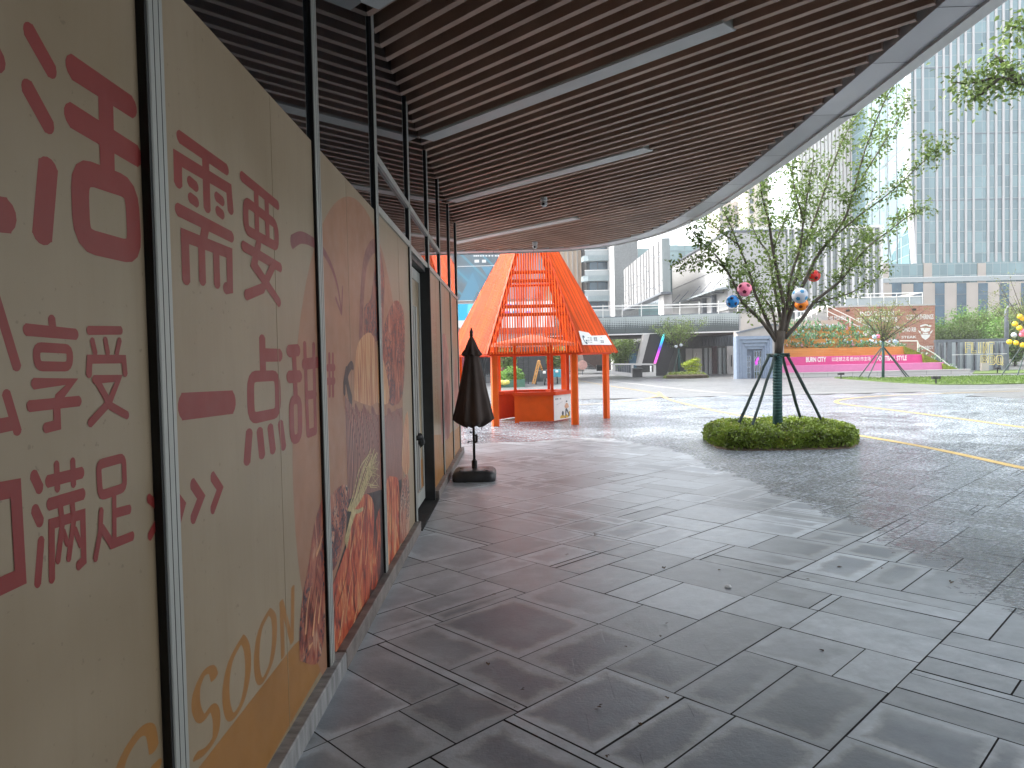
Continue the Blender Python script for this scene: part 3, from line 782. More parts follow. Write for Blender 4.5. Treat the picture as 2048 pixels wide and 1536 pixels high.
p.poly(z8, [(80, 1540), (78, 1380), (95, 1190), (130, 1000), (158, 800), (190, 690), (213, 655), (217, 900), (217, 1300), (205, 1460), (170, 1560)], 3, .5); p.done('seeded_loaf_print', M_SEED, panels[6])
p = Print(.0034)
p.poly(z8, [(258, 1460), (250, 1180), (300, 1020), (345, 880), (375, 700), (430, 630), (470, 640), (488, 720), (480, 950), (465, 1150), (440, 1280), (300, 1480)], 3, .5)
p.poly(z8, [(495, 800), (520, 700), (520, 1060), (470, 1150)], 2, .35)
p.done('croissant_print', M_CRUST, panels[7])
M_SHINE = pm('crust_shine_print', (.66, .34, .17), .4, var=.25, scale=9); M_CREASE = pm('crust_crease_print', (.12, .02, .012), .4, var=.3, scale=9)
p = Print(.0060)
for P_ in ([(330, 1330), (345, 1180), (372, 1040)], [(300, 1400), (312, 1300), (325, 1230)], [(400, 1270), (410, 1150), (425, 1050)], [(440, 1010), (452, 880), (462, 780)], [(355, 980), (372, 880), (395, 760)], [(375, 1340), (395, 1240), (402, 1180)], [(412, 870), (425, 760), (440, 690)]): p.st(z8, P_, .026, .006, sm=True)
for P_ in ([(290, 1440), (320, 1250), (300, 1100)], [(258, 1300), (275, 1180)], [(500, 980), (508, 850), (515, 760)]): p.st(z8, P_, .016, .008, sm=True)
p.done('shine_print', M_SHINE, panels[7])
p = Print(.0060)
for P_ in ([(345, 1480), (380, 1330), (450, 1200), (462, 1130)], [(285, 1240), (330, 1090), (360, 900), (390, 720)], [(395, 1300), (370, 1180), (390, 1080), (375, 980), (400, 860)]): p.st(z8, P_, .014, .005, sm=True)
p.done('crease_print', M_CREASE, panels[7])
p = Print(.0060)
for P_ in ([(150, 1400), (165, 1250), (180, 1150)], [(110, 1390), (120, 1250), (140, 1130)], [(180, 1330), (192, 1220), (200, 1120)], [(130, 1470), (150, 1440)], [(170, 960), (190, 900), (205, 830)]): p.st(z8, P_, .028, .006, sm=True)
p.done('shine_print', M_SHINE, panels[6])
p = Print(.0060)
for P_ in ([(105, 1480), (130, 1300), (165, 1100), (200, 900)],): p.st(z8, P_, .016, .006, sm=True)
p.done('crease_print', M_CREASE, panels[6])
p = Print(.0060)
for P_ in ([(556, 980), (560, 800), (566, 640)], [(598, 940), (604, 780), (600, 600)]): p.st(z8, P_, .05, .02, sm=True)
p.done('shine_print', M_SHINE, panels[8])
p = Print(.0060)
for P_ in ([(578, 1000), (582, 800), (580, 560)], [(628, 900), (624, 700), (615, 580)]): p.st(z8, P_, .035, .02, sm=True)
p.done('crease_print', M_CREASE, panels[8])
p = Print(.0034)
p.poly(z8, [(545, 1040), (540, 700), (560, 545), (590, 530), (622, 560), (628, 760), (625, 920), (580, 1010)], 3, .55); p.done('croissant_print', M_CRUST, panels[8])
p = Print(.0038); p.poly(z8, [(632, 900), (630, 640), (660, 520), (680, 560), (682, 820), (655, 880)], 2, .7); p.done('seeded_loaf_print', M_SEED, panels[8])
p = Print(.0030); p.poly(z8, [(640, 470), (650, 260), (672, 170), (680, 300), (682, 480), (660, 520)], 2, .55); p.done('loaf_print', M_LOAF, panels[8])
p = Print(.0040)
rg = random.Random(3)
for k in range(16):
    a = rg.uniform(-1, 1); p.st(z8, [(362 + 26 * a * .5 - 46 + 40, 715), (395 + 26 * a, 640), (440 + 34 * a, 500 + 10 * a), (480 + 28 * a, 385 + rg.uniform(-10, 40))], .020, .012, sm=True)
for k in range(6): p.st(z8, [(365 + k * 4, 720), (345 + k * 3, 800), (325 + k * 2, 880 + 9 * k)], .02, .012)
for k in range(14): p.st(z8, [(430 + rg.uniform(0, 40), 470 + rg.uniform(0, 120)), (480 + rg.uniform(0, 40), 440 + rg.uniform(0, 150))], .008, .006)
p.st(z8, [(358, 712), (392, 722), (424, 706)], .03, sm=True)
p.done('wheat_print', M_STRAW, panels[7])
# wraps beyond the door: column of small characters, pink roll, amber foot
for i in (10, 11, 12):
    a, b = MUL[i] + .045, MUL[i + 1] - .045
    m_ = MB(); zt = (.74, .62, .56)[i - 10]
    m_.poly([(WX0 + .0004, a, .1), (WX0 + .0004, b, .1), (WX0 + .0004, b, zt + .02), (WX0 + .0004, a, zt + (.16 if i == 10 else .05))]); m_.build('amber_band', M_AMBER, panels[i])
M_PINK = pm('pink_roll_print', (.42, .19, .15), .45, var=.35, scale=3)
M_GREYP = pm('pale_grey_print', (.38, .37, .38), .45, var=.15)
for i, c, r, s in ((11, (11.9, 1.45), .95, 1.0), (10, (11.3, 1.2), .28, 3.2), (12, (14.2, 1.3), .5, 1.4)):
    m_ = MB(); m_.poly([(WX0 + .0007, a, b) for a, b in disc(c[0], c[1], r, 40, MUL[i] + .045, MUL[i + 1] - .045, .62, 3.1, s)]); m_.build('pink_roll_print', M_PINK, panels[i])
m_ = MB(); m_.poly([(WX0 + .001, a, b) for a, b in disc(12.2, 1.05, .42, 30, MUL[11] + .045, MUL[12] - .045, .6, 3, 1.3)]); m_.build('roll_print', pm('red_brown_print', (.22, .055, .035), .45, var=.4), panels[11])
rg = random.Random(5); m_ = MB()
for c in range(2):
    for k in range(15 - 3 * c):
        y = 10.35 + .22 * c; z = 2.55 - k * .105 - .1 * c; w_ = .055
        for q in range(3): m_.poly([(WX0 + .0006, y + rg.uniform(0, .03), z + q * .025), (WX0 + .0006, y + w_ + rg.uniform(-.02, .02), z + q * .025), (WX0 + .0006, y + w_, z + q * .025 + .012), (WX0 + .0006, y, z + q * .025 + .012)])
        m_.poly([(WX0 + .0009, y + .03, z - .01), (WX0 + .0009, y + .042, z - .01), (WX0 + .0009, y + .042, z + .07), (WX0 + .0009, y + .03, z + .07)])
m_.build('small_lettering', M_RED, panels[10])
# ------------------------------------------------------------------ closed parasol on its weighted base
M_CLOTH = pm('dark_brown_cloth', (.06, .04, .032), .8, var=.35, scale=5, stretch=(1, 1, .3))
M_POLE = pm('dark_bronze_pole', (.03, .027, .025), .4, .5)
M_BASE = pm('black_plastic_base', (.035, .036, .038), .42, var=.3, scale=6, bmp=.08)
px, py = -.655, 11.52
par = T('parasol', 'closed dark brown patio parasol on a black weighted base beside the wall', 'parasol', (px, py, 0))
b_ = MB()
def sq_ring(cx, cy, w_, z, r, n=6):
    out = []
    for q, (sx, sy) in enumerate(((1, 1), (-1, 1), (-1, -1), (1, -1))):
        for k in range(n):
            a = PI / 2 * q + PI / 2 * k / (n - 1)
            out.append((cx + sx * (w_ - r) + r * math.cos(a), cy + sy * (w_ - r) + r * math.sin(a), z))
    return out
rings = [sq_ring(px, py, w_, z, r) for w_, z, r in ((.335, .0, .1), (.345, .02, .1), (.345, .10, .1), (.33, .135, .1), (.29, .165, .09), (.13, .178, .05))]
n = len(rings[0]); vs = [v for r in rings for v in r]; fs = [tuple(range((len(rings) - 1) * n, len(rings) * n))]
for i in range(len(rings) - 1):
    for k in range(n): fs.append((i * n + k, i * n + (k + 1) % n, (i + 1) * n + (k + 1) % n, (i + 1) * n + k))
b_.add(vs, fs); base = b_.build('base', M_BASE, par, auto=35)
for sx in (-1, 1):
    b_ = MB(); c = (px + sx * .235, py - .12)
    b_.tube([(c[0] + .085 * math.cos(a) * .8, c[1] + .13 * math.sin(a), .168 - .02 * max(0, sx * math.cos(a))) for a in [PI * k / 10 + (PI / 2 if sx > 0 else -PI / 2) for k in range(11)]], .012, 6); b_.build('grip_rim', M_BASE, base, smooth=True)
b_ = MB(); b_.lathe((px, py, 0), [(.045, .17), (.045, .3), (.03, .31), (.024, .33)], 16); b_.build('pole_socket', M_POLE, par, auto=40)
b_ = MB(); b_.tube([(px, py, .2), (px, py, 2.36)], .021, 12); b_.build('pole', M_POLE, par, smooth=True)
b_ = MB(); b_.lathe((px, py, 0), [(.012, 2.3), (.03, 2.33), (.022, 2.36), (.034, 2.39), (.02, 2.42), (.008, 2.46)], 14); b_.build('finial', M_POLE, par, smooth=True)
b_ = MB(); b_.tube([(px + .02, py - .03, .60), (px + .045, py - .03, .62), (px + .048, py - .03, .70), (px + .03, py - .03, .73)], .022, 8); b_.tube([(px - .02, py - .02, .62), (px - .085, py - .03, .615)], .007, 6); b_.tube([(px - .085, py - .03, .625), (px - .09, py - .05, .60)], .011, 6); b_.build('crank', M_POLE, par, smooth=True)
b_ = MB(); b_.tube([(px - .03, py, .76), (px - .06, py - .02, .77)], .012, 6); b_.build('tilt_knob', M_POLE, par, smooth=True)
def folded(prof, nf, amp, ph, jag):
    """cloth hanging in folds round the pole"""
    mb = MB(); N = nf * 8; vs = []; fs = []
    for i, (r, z) in enumerate(prof):
        u = i / (len(prof) - 1)
        for k in range(N):
            a = 2 * PI * k / N; f_ = math.sin(nf * a + ph + .6 * math.sin(3 * a)) ; g = noise.noise((math.cos(a) * 1.7, math.sin(a) * 1.7, z * 1.3))
            rr = r * (1 + amp * u * (f_ * .8 + g * .6)); dz = jag * (f_ * .6 + g) if i == len(prof) - 1 else 0
            vs.append((px + rr * math.cos(a), py + rr * math.sin(a), z + dz))
    for i in range(len(prof) - 1):
        for k in range(N): fs.append((i * N + k, (i + 1) * N + k, (i + 1) * N + (k + 1) % N, i * N + (k + 1) % N))
    mb.add(vs, fs); return mb
mb = folded([(.03, 2.27), (.085, 2.1), (.13, 1.9), (.17, 1.7), (.21, 1.48), (.25, 1.28), (.29, 1.08), (.31, .98), (.26, .93), (.17, .86)], 9, .24, .3, .03); mb.build('canopy', M_CLOTH, par, smooth=True)
mb = folded([(.025, 2.31), (.06, 2.24), (.10, 2.12), (.145, 2.0)], 8, .2, 1.2, .03); mb.build('vent_cap', M_CLOTH, par, smooth=True)
mb = MB(); mb.tube([(px + .13, py - .1, .95), (px + .14, py - .12, .87), (px + .135, py - .12, .81)], .007, 5); mb.build('tie_strap', M_CLOTH, par)

# ------------------------------------------------------------------ orange kiosk: six posts, slatted hexagonal spire, hexagonal counter with its own low roof
M_OR = pm('orange_paint', (.72, .10, .005), .5, var=.1, scale=2.5, tone=.3, spec=.25)
M_ORD = pm('deep_orange_paint', (.60, .058, .006), .5, var=.1, scale=2.5, spec=.25)
M_ORP = pm('faded_orange_paint', (.58, .14, .06), .5, var=.12, scale=3)
M_SIGN = pm('white_sign_face', (.72, .72, .70), .4, var=.04)
M_INK = pm('dark_sign_ink', (.035, .04, .06), .5)
KC = Vector((.64, 22.95, 0))
ki = T('kiosk', 'open orange kiosk with a tall slatted six-sided spire roof and hexagonal counter', 'kiosk', KC)
def hx(R, k, z, c=KC): a = PI / 3 * k; return Vector((c.x + R * math.cos(a), c.y + R * math.sin(a), z))
RE, ZE, ZA = 2.74, 2.13, 6.95
APEX = Vector((KC.x, KC.y, ZA))
for k in range(6):
    p_ = hx(2.38, k, 0); mb = MB(); a = PI / 3 * k
    rad = Vector((math.cos(a), math.sin(a), 0)); tan = Vector((-rad.y, rad.x, 0))
    pent = lambda z: [p_ + rad * .10 + Vector((0, 0, z)), p_ + tan * .115 + Vector((0, 0, z)), p_ + tan * .085 - rad * .11 + Vector((0, 0, z)), p_ - tan * .085 - rad * .11 + Vector((0, 0, z)), p_ - tan * .115 + Vector((0, 0, z))]
    mb.hexa(pent(0), pent(ZE + .05)); mb.build('post', M_OR, ki)
mb = MB()
for k in range(6):
    a, b = hx(2.5, k, ZE + .0), hx(2.5, k + 1, ZE + .0); mb.bar(a, b, .12, .11)
    a, b = hx(1.0, k, ZE + .0), hx(2.5, k, ZE + .0)
mb.build('eave_beam', M_ORD, ki)
for k in range(6):
    P0, P1 = hx(RE, k, ZE - .02), hx(RE, k + 1, ZE - .02); mid = (P0 + P1) / 2; u = (P1 - P0).normalized(); wd = (P1 - P0).length; up = (APEX - mid); L = up.length; up.normalize(); nrm = u.cross(up).normalized()
    if nrm.dot(mid - KC) < 0: nrm = -nrm
    mb = MB(); sp = .0815; nb = int(wd / sp)
    for i in range(nb + 1):
        s_ = -wd / 2 + (wd - nb * sp) / 2 + i * sp; top = L * (1 - abs(s_) / (wd / 2)) - .04
        if top < .06: continue
        mb.tone = ru(0, 1)
        a = mid + u * s_ - up * .0; b = mid + u * s_ + up * top
        mb.bar(a + nrm * .03, b + nrm * .03, .03, .042, up=nrm)
    rp = mb.build('roof_panel', M_OR, ki)
    mb = MB()
    for z in ((3.33, 3.58, 4.38, 4.66, 5.7) if k in (3, 4, 5) else (4.5,)):
        f_ = (z - ZE) / (ZA - ZE); a = P0.lerp(APEX, f_); b = P1.lerp(APEX, f_); mb.bar(a - nrm * .055, b - nrm * .055, .07, .085, up=nrm)
    mb.build('batten', M_ORD, rp)
    mb = MB(); mb.bar(P0, APEX, .06, .09); mb.build('hip_beam', M_ORD, ki)
# sign on the right-hand roof face
k = 5; P0, P1 = hx(RE, k, ZE), hx(RE, k + 1, ZE); mid = (P0 + P1) / 2; u = (P1 - P0).normalized(); up = (APEX - mid).normalized(); nrm = u.cross(up).normalized()
if nrm.dot(mid - KC) < 0: nrm = -nrm
pl = mid + nrm * .075
q = [RP(x, y, pl, nrm) for x, y in ((1157, 662), (1176, 666), (1182, 672), (1211, 671), (1223, 690), (1165, 690))]
mb = MB(); mb.hexa(q, [p + nrm * .02 for p in q]); sign = mb.build('sign_board', M_SIGN, ki)
mb = MB(); pl2 = pl + nrm * .0225
def sg(x0, y0, x1, y1): mb.poly([RP(x, y, pl2, nrm) for x, y in ((x0, y0), (x1, y0), (x1 + .4, y1), (x0 + .4, y1))])
for x0, y0, x1, y1 in ((1175, 675, 1178.6, 676), (1175, 680, 1179, 681), (1175.5, 683.5, 1179, 684.5), (1180, 675, 1183, 676), (1180, 677.5, 1183.5, 678.5), (1180.5, 680, 1184, 681), (1180.5, 684, 1184, 685), (1187, 674.5, 1194, 675.5), (1187, 677, 1194, 678), (1187.5, 679.5, 1194.5, 680.5), (1188, 681.5, 1195, 682.2), (1188.5, 675.5, 1189.3, 681), (1192, 675.5, 1192.8, 681), (1201, 675, 1204, 676), (1200, 681, 1207, 682), (1201, 684, 1208, 685), (1203, 680.5, 1204, 686), (1206, 680.5, 1206.8, 686)): sg(x0, y0, x1, y1)
mb.build('lettering', M_INK, sign)
mb = MB()
C = [RP(1170, 679.5, pl2, nrm) + (u * math.cos(a) * .11 + up * math.sin(a) * .15) for a in [PI * .25 + 1.5 * PI * j / 14 for j in range(15)]]
Ci = [RP(1170, 679.5, pl2, nrm) + (u * math.cos(a) * .06 + up * math.sin(a) * .08) for a in [PI * .25 + 1.5 * PI * j / 14 for j in range(15)]]
mb.add(C + Ci, [(j, j + 1, 16 + j, 15 + j) for j in range(14)]); o_ = RP(1171, 679.5, pl2, nrm); mb.add([o_, o_ + u * .11, o_ + u * .11 - up * .05, o_ - up * .05], [(0, 1, 2, 3)])
mb.build('logo', pm('sign_blue_black', (.02, .05, .08), .5), sign)
# counter
CR0 = 1.2
def counter_side(k, mat, name='counter_panel'):
    a, b = hx(CR0, k, .03), hx(CR0, k + 1, .03); i = (KC - (a + b) / 2); i.z = 0; i.normalize(); mb = MB()
    mb.hexa([a, b, b + i * .05, a + i * .05], [p + Vector((0, 0, .80)) for p in (a, b, b + i * .05, a + i * .05)])
    return mb.build(name, mat, ki)
for k in (0, 1, 2, 4, 5): pnl = counter_side(k, M_ORD if k in (1, 2, 0) else M_OR)
mb = MB()
for k in (0, 1, 2, 4, 5):
    a, b, c, d_ = hx(1.32, k, .83), hx(1.32, k + 1, .83), hx(.92, k + 1, .83), hx(.92, k, .83)
    mb.hexa([a, b, c, d_], [p + Vector((0, 0, .11)) for p in (a, b, c, d_)])
mb.build('counter_top', M_ORD, ki)
mb = MB()
for k in (4,):
    a = hx(CR0 + .012, 4, 0); mb.box(a.x - .0, a.x + .13, a.y - .02, a.y + .04, .0, .83)
mb.build('counter_corner', M_OR, ki)
for k in range(6):
    p_ = hx(1.14, k, 0); mb = MB(); mb.box(p_.x - .045, p_.x + .045, p_.y - .045, p_.y + .045, .9, 2.44); mb.build('roof_post', M_ORD, ki)
mb = MB(); R1 = 1.42
for k in range(6):
    a, b = hx(R1, k, 2.38), hx(R1, k + 1, 2.38); ap = Vector((KC.x, KC.y, 2.76)); mb.poly([a + Vector((0, 0, .08)), b + Vector((0, 0, .08)), ap]); mb.poly([a, b, b + Vector((0, 0, .08)), a + Vector((0, 0, .08))]); mb.poly([b, a, Vector((KC.x, KC.y, 2.40))])
mb.build('inner_roof', M_ORP, ki)
# illustrated poster on the right counter panel
a, b = hx(CR0 + .006, 5, .04), hx(CR0 + .006, 6, .04); u = (b - a).normalized(); zz = Vector((0, 0, 1)); nn = Vector((u.y, -u.x, 0)); wd = (b - a).length
mb = MB(); q = [a + nn * .006, b + nn * .006, b + nn * .006 + zz * .79, a + nn * .006 + zz * .79]; mb.hexa(q, [p + nn * .008 for p in q]); poster = mb.build('poster', M_SIGN, ki)
def pp(s, t_, k=0): return a + nn * (.016 + .0006 * k) + u * (s * wd) + zz * (.79 * t_)
def pl_(name, mat, polys, k):
    mb = MB()
    for i, P in enumerate(polys): mb.poly([pp(s, t_, k + i * .3) for s, t_ in P])
    mb.build(name, mat, poster)
ell = lambda cx, cy, rx, ry, n=16: [(cx + rx * math.cos(2 * PI * i / n), cy + ry * math.sin(2 * PI * i / n)) for i in range(n)]
M_PY = pm('poster_yellow', (.65, .38, .03), .5); M_PK = pm('poster_charcoal', (.05, .05, .06), .5); M_PS = pm('poster_skin', (.6, .33, .2), .5)
pl_('scooter_print', M_PY, [[(.32, .05), (.36, .14), (.48, .2), (.62, .13), (.82, .12), (.9, .3), (.97, .28), (.93, .1), (.8, .03)], [(.66, .12), (.74, .2), (.8, .12)]], 0)
pl_('wheel_print', M_PK, [ell(.5, .24, .06, .095), ell(.86, .14, .04, .07)], 2)
pl_('figure_print', M_PK, [[(.64, .12), (.66, .4), (.74, .43), (.88, .2), (.82, .18), (.73, .32), (.7, .12)], ell(.74, .7, .05, .03), [(.6, .04), (.68, .04), (.66, .09), (.62, .08)]], 3)
pl_('shirt_print', M_PS, [[(.66, .42), (.6, .5), (.7, .64), (.8, .63), (.88, .46), (.82, .44), (.78, .42)]], 4)
mb = MB()
for i in range(3):
    for j in range(4): s0 = .07 + i * .1 + (.06 if i == 2 else 0); mb.poly([pp(s0, .86 - .018 * j, 1), pp(s0 + .085, .86 - .018 * j, 1), pp(s0 + .085, .87 - .018 * j, 1), pp(s0, .87 - .018 * j, 1)])
for j in range(9): mb.poly([pp(.16 + .04 * j, .6 + .012 * j, 1), pp(.17 + .04 * j, .6 + .012 * j, 1), pp(.175 + .04 * j, .63 + .012 * j, 1), pp(.165 + .04 * j, .63 + .012 * j, 1)])
mb.build('lettering', M_INK, poster)
# ------------------------------------------------------------------ the staked street tree in its hedge, with toy footballs hung in it
M_BARK = pm('grey_brown_bark', (.075, .062, .05), .85, var=.4, scale=6, bmp=.4, stretch=(1, 1, .35))
M_WRAP = pm('green_trunk_wrap', (.022, .075, .072), .75, var=.3, scale=9, bmp=.25, stretch=(1, 1, 5))
M_STAKE = pm('dark_green_stake', (.028, .05, .045), .7, var=.4, scale=8, bmp=.2)
M_LEAF = leafmat('street_tree_leaf', (.11, .165, .04))
M_LEAFD = leafmat('hedge_leaf', (.145, .205, .028), .7, .4, warm=(.42, .30, .06), wf=.4)
M_SOIL = pm('dry_soil', (.16, .115, .075), .95, var=.4, scale=12)
TY = 15.9
tc = U(1555, 880, TY); TX = tc.x
tree = T('street_tree', 'young leafy tree with trunk wrapped in green, standing in the square hedge', 'tree', (TX, TY, 0))
def tp(x, y, dy=0): return U(x, y, TY + dy)
mb = MB()
tz = [tp(1555, 872), tp(1555, 800), tp(1556, 735), tp(1557, 707)]
tz = [Vector((p.x, p.y, max(p.z, -.02))) for p in tz]; tz[0].z = -.02
mb.tube(tz, [.108, .100, .09, .088], 16); 
for i in range(26): 
    z = .2 + i * .066
    mb.lathe((tz[1].x + (z - .8) * .004, TY, z), [(.1035 - z * .004, 0), (.1075 - z * .004, .02), (.1035 - z * .004, .06)], 16)
mb.build('trunk_wrap', M_WRAP, tree, smooth=True)
mb = MB(); mb.tube([tp(1557, 709), tp(1558, 690), tp(1559, 676), tp(1562, 662)], [.088, .095, .115, .10], 14); mb.build('trunk', M_BARK, tree, smooth=True)
BR = [
 ([(1552, 682), (1537, 660), (1515, 633), (1495, 616), (1480, 596), (1473, 577), (1456, 545), (1432, 511), (1400, 481), (1385, 462)], -.7, .045),
 ([(1456, 545), (1440, 528), (1415, 520), (1385, 525), (1350, 535)], -.2, .016),
 ([(1550, 676), (1529, 630), (1507, 579), (1498, 542), (1476, 489), (1456, 440), (1440, 410)], .8, .045),
 ([(1552, 674), (1546, 625), (1527, 596), (1510, 569), (1490, 545)], 1.0, .03),
 ([(1558, 672), (1562, 647), (1556, 611), (1544, 550), (1537, 508), (1515, 477), (1500, 440)], 1.3, .05),
 ([(1561, 670), (1568, 623), (1561, 577), (1546, 501), (1537, 440), (1526, 400), (1520, 360)], -.9, .055),
 ([(1566, 668), (1570, 632), (1576, 599), (1580, 557), (1600, 496), (1607, 440), (1618, 370), (1628, 310)], -.4, .05),
 ([(1567, 668), (1574, 630), (1585, 577), (1598, 542), (1603, 501), (1632, 430), (1662, 340), (1690, 270), (1722, 222)], .9, .05),
 ([(1570, 664), (1585, 615), (1615, 552), (1634, 513), (1656, 484), (1688, 440), (1705, 390), (1730, 300), (1768, 205), (1788, 170)], -1.0, .05),
 ([(1570, 676), (1602, 640), (1627, 606), (1644, 591), (1680, 562), (1712, 520), (1739, 491), (1778, 462), (1820, 430), (1858, 413)], .5, .045),
 ([(1627, 606), (1668, 596), (1705, 584), (1741, 562), (1756, 555)], -.3, .018),
 ([(1656, 484), (1690, 455), (1720, 430), (1780, 385), (1840, 330), (1888, 288)], -.6, .022),
 ([(1705, 390), (1740, 330), (1790, 250), (1820, 190)], .3, .018),
 ([(1476, 489), (1450, 470), (1425, 450), (1405, 440)], .4, .014),
 ([(1546, 501), (1565, 450), (1585, 410), (1590, 370)], .7, .018),
 ([(1607, 440), (1590, 380), (1585, 330), (1600, 300)], -.5, .018),
 ([(1603, 501), (1625, 470), (1665, 450), (1700, 448)], .5, .016),
 ([(1680, 562), (1690, 520), (1715, 480), (1750, 468)], .8, .016),
]
leaves = MB(); rg = random.Random(21)
def leafy(mb, pts, t0, dens, spread, size, rg, lc=(3, 6)):
    """leaves on short twigs along a branch"""
    for i in range(len(pts) - 1):
        a, b = pts[i], pts[i + 1]; u = (i + .5) / (len(pts) - 1)
        if u < t0: continue
        n = int((b - a).length * dens * (.55 + .75 * u) + rg.random())
        for _ in range(n):
            c = a.lerp(b, rg.random()); off = Vector((rg.gauss(0, 1), rg.gauss(0, 1), rg.gauss(.15, .9)))
            off = off * (spread * (.25 + .5 * u))
            if rg.random() < .25: off *= 1.5
            cl = c + off; ct = rg.random()
            for _k in range(rg.randint(*lc)):
                p = cl + Vector((rg.gauss(0, 1), rg.gauss(0, 1), rg.gauss(0, 1))) * size * .9
                mb.tone = min(1, max(0, .55 * ct + .45 * rg.random())); d = Vector((rg.uniform(-1, 1), rg.uniform(-1, 1), rg.uniform(-1.1, .25)))
                mb.leaf(p, size * rg.uniform(.7, 1.25), d, Vector((rg.uniform(-.7, .7), rg.uniform(-.7, .7), rg.uniform(.2, 1))))
B3 = {}
for bi, (pts, dep, r0) in enumerate(BR):
    n = len(pts); P = []
    for i, (x, y) in enumerate(pts):
        start = 0
        if bi in (1, 10, 11, 12, 13, 14, 15, 16, 17):
            par_i = {1: 0, 10: 9, 11: 8, 12: 8, 13: 2, 14: 5, 15: 6, 16: 7, 17: 9}[bi]
            pp_ = BR[par_i]; j = min(range(len(pp_[0])), key=lambda q: (pp_[0][q][0] - pts[0][0]) ** 2 + (pp_[0][q][1] - pts[0][1]) ** 2); start = pp_[1] * (j / (len(pp_[0]) - 1)) ** 1.1
        P.append(tp(x, y, start + (dep * (i / (n - 1)) ** 1.1)))
    P = spline(P, 3); B3[bi] = P
    m_ = MB(); m_.tube(P, [r0 * (1 - .88 * i / (len(P) - 1)) + .003 for i in range(len(P))], 8); m_.build('branch', M_BARK, tree, smooth=True)
    leafy(leaves, P, .18 if r0 > .02 else .03, 21, .12, .088, rg, (5, 11))
    # side twigs
    for _ in range(int(len(P) * .38)):
        i = rg.randint(len(P) // 3, len(P) - 2); d = (P[i + 1] - P[i]).normalized(); o_ = Vector((rg.uniform(-1, 1), rg.uniform(-1, 1), rg.uniform(-.1, .7))); L = rg.uniform(.25, .65)
        e = P[i] + (d * .5 + o_).normalized() * L; tw = [P[i], P[i].lerp(e, .5) + Vector((0, 0, .03)), e]
        leafy(leaves, tw, 0, 13, .08, .088, rg, (5, 10))
leaves.build('crown', M_LEAF, tree)
# stakes
st = T('tree_stakes', 'four dark green poles tied in a cone around the nearest wrapped trunk', 'tree stakes', (TX, TY, 0))
feet = [(tp(1472, 858, -.2), tp(1537, 713, -.06)), (tp(1498, 868, -.75), tp(1549, 716, -.12)), (tp(1604, 845, .55), tp(1566, 716, .1)), (tp(1658, 868, -.1), tp(1576, 713, .0))]
for a, b in feet:
    d = (a - b).normalized(); a2 = a + d * (a.z / max(.2, -d.z)); b2 = b - d * .05
    m_ = MB(); N = 7; P = [a2.lerp(b2, i / N) + Vector((ru(-.008, .008), ru(-.008, .008), 0)) for i in range(N + 1)]; m_.tube(P, [.034 + ru(-.004, .004) for _ in P], 9); m_.build('stake', M_STAKE, st, smooth=True)
m_ = MB(); zc = tp(1556, 712).z
for k in range(3): 
    a = k * 1.05 + .2; m_.tube([(tp(1556, 712).x - .27 * math.cos(a), TY - .27 * math.sin(a), zc + .02 * k), (tp(1556, 712).x + .27 * math.cos(a), TY + .27 * math.sin(a), zc + .02 * k)], .022, 8)
m_.build('cross_pole', M_STAKE, st, smooth=True)
m_ = MB()
for k in range(7): m_.ball((tp(1556, 712).x + ru(-.2, .2), TY - .13 + ru(-.04, .04), zc + ru(-.03, .05)), ru(.03, .05), 8, 6, (1.2, 1, .8))
m_.build('tie_binding', M_WRAP, st, smooth=True)
# hedge
HP = [(4.25, 14.75), (4.55, 14.35), (5.5, 14.22), (6.55, 14.27), (6.95, 14.5), (7.4, 15.4), (7.55, 16.4), (7.2, 17.3), (6.2, 17.6), (5.2, 17.55), (4.65, 17.0), (4.35, 15.8)]
hd = T('box_hedge', 'low clipped square hedge around the foot of the nearest staked tree', 'hedge', (5.9, 15.9, 0))
hp = [Vector(p) for p in HP]; hclosed = spline(hp + [hp[0]], 4)
def hh(x, y):
    d = -sdist(hclosed, hclosed, x, y)
    return (.37 + .05 * noise.noise((x * 1.3, y * 1.3, 0)) + .06 * noise.noise((x * 4.2, y * 4.2, 5)) - .13 * math.exp(-((x - 5.75) / .22) ** 2) * (1 if y < 15.2 else .3)) * (1 - math.exp(-max(d, 0) / .10)) if d > 0 else 0
m_ = MB(); rgh = random.Random(4)
def hleaf(x, y, z, ou):
    k = noise.noise((x * 3, y * 3, z * 3)) * .5 + .5; bro = max(0, 1 - abs(x - 5.8) / .5) * max(0, 1 - z / .4)
    m_.tone = min(1, max(0, -.3 + 1.1 * k + .5 * rgh.random() + .3 * bro)); s_ = rgh.uniform(.04, .075)
    m_.leaf((x, y, z), s_, Vector((rgh.uniform(-1, 1), rgh.uniform(-1, 1), rgh.uniform(-.7, .7))) + ou * .5, Vector((rgh.uniform(-1, 1), rgh.uniform(-1, 1), rgh.uniform(0, 1))), .85)
cnt = 0
while cnt < 9500:
    x, y = rgh.uniform(4.1, 7.7), rgh.uniform(14.1, 17.7); d = -sdist(hclosed, hclosed, x, y)
    if d < .02: continue
    hleaf(x, y, hh(x, y) + rgh.gauss(-.01, .03), Vector((0, 0, .5))); cnt += 1
HL = [hclosed[i] for i in range(len(hclosed))]; per = [(HL[i + 1] - HL[i]).length for i in range(len(HL) - 1)]
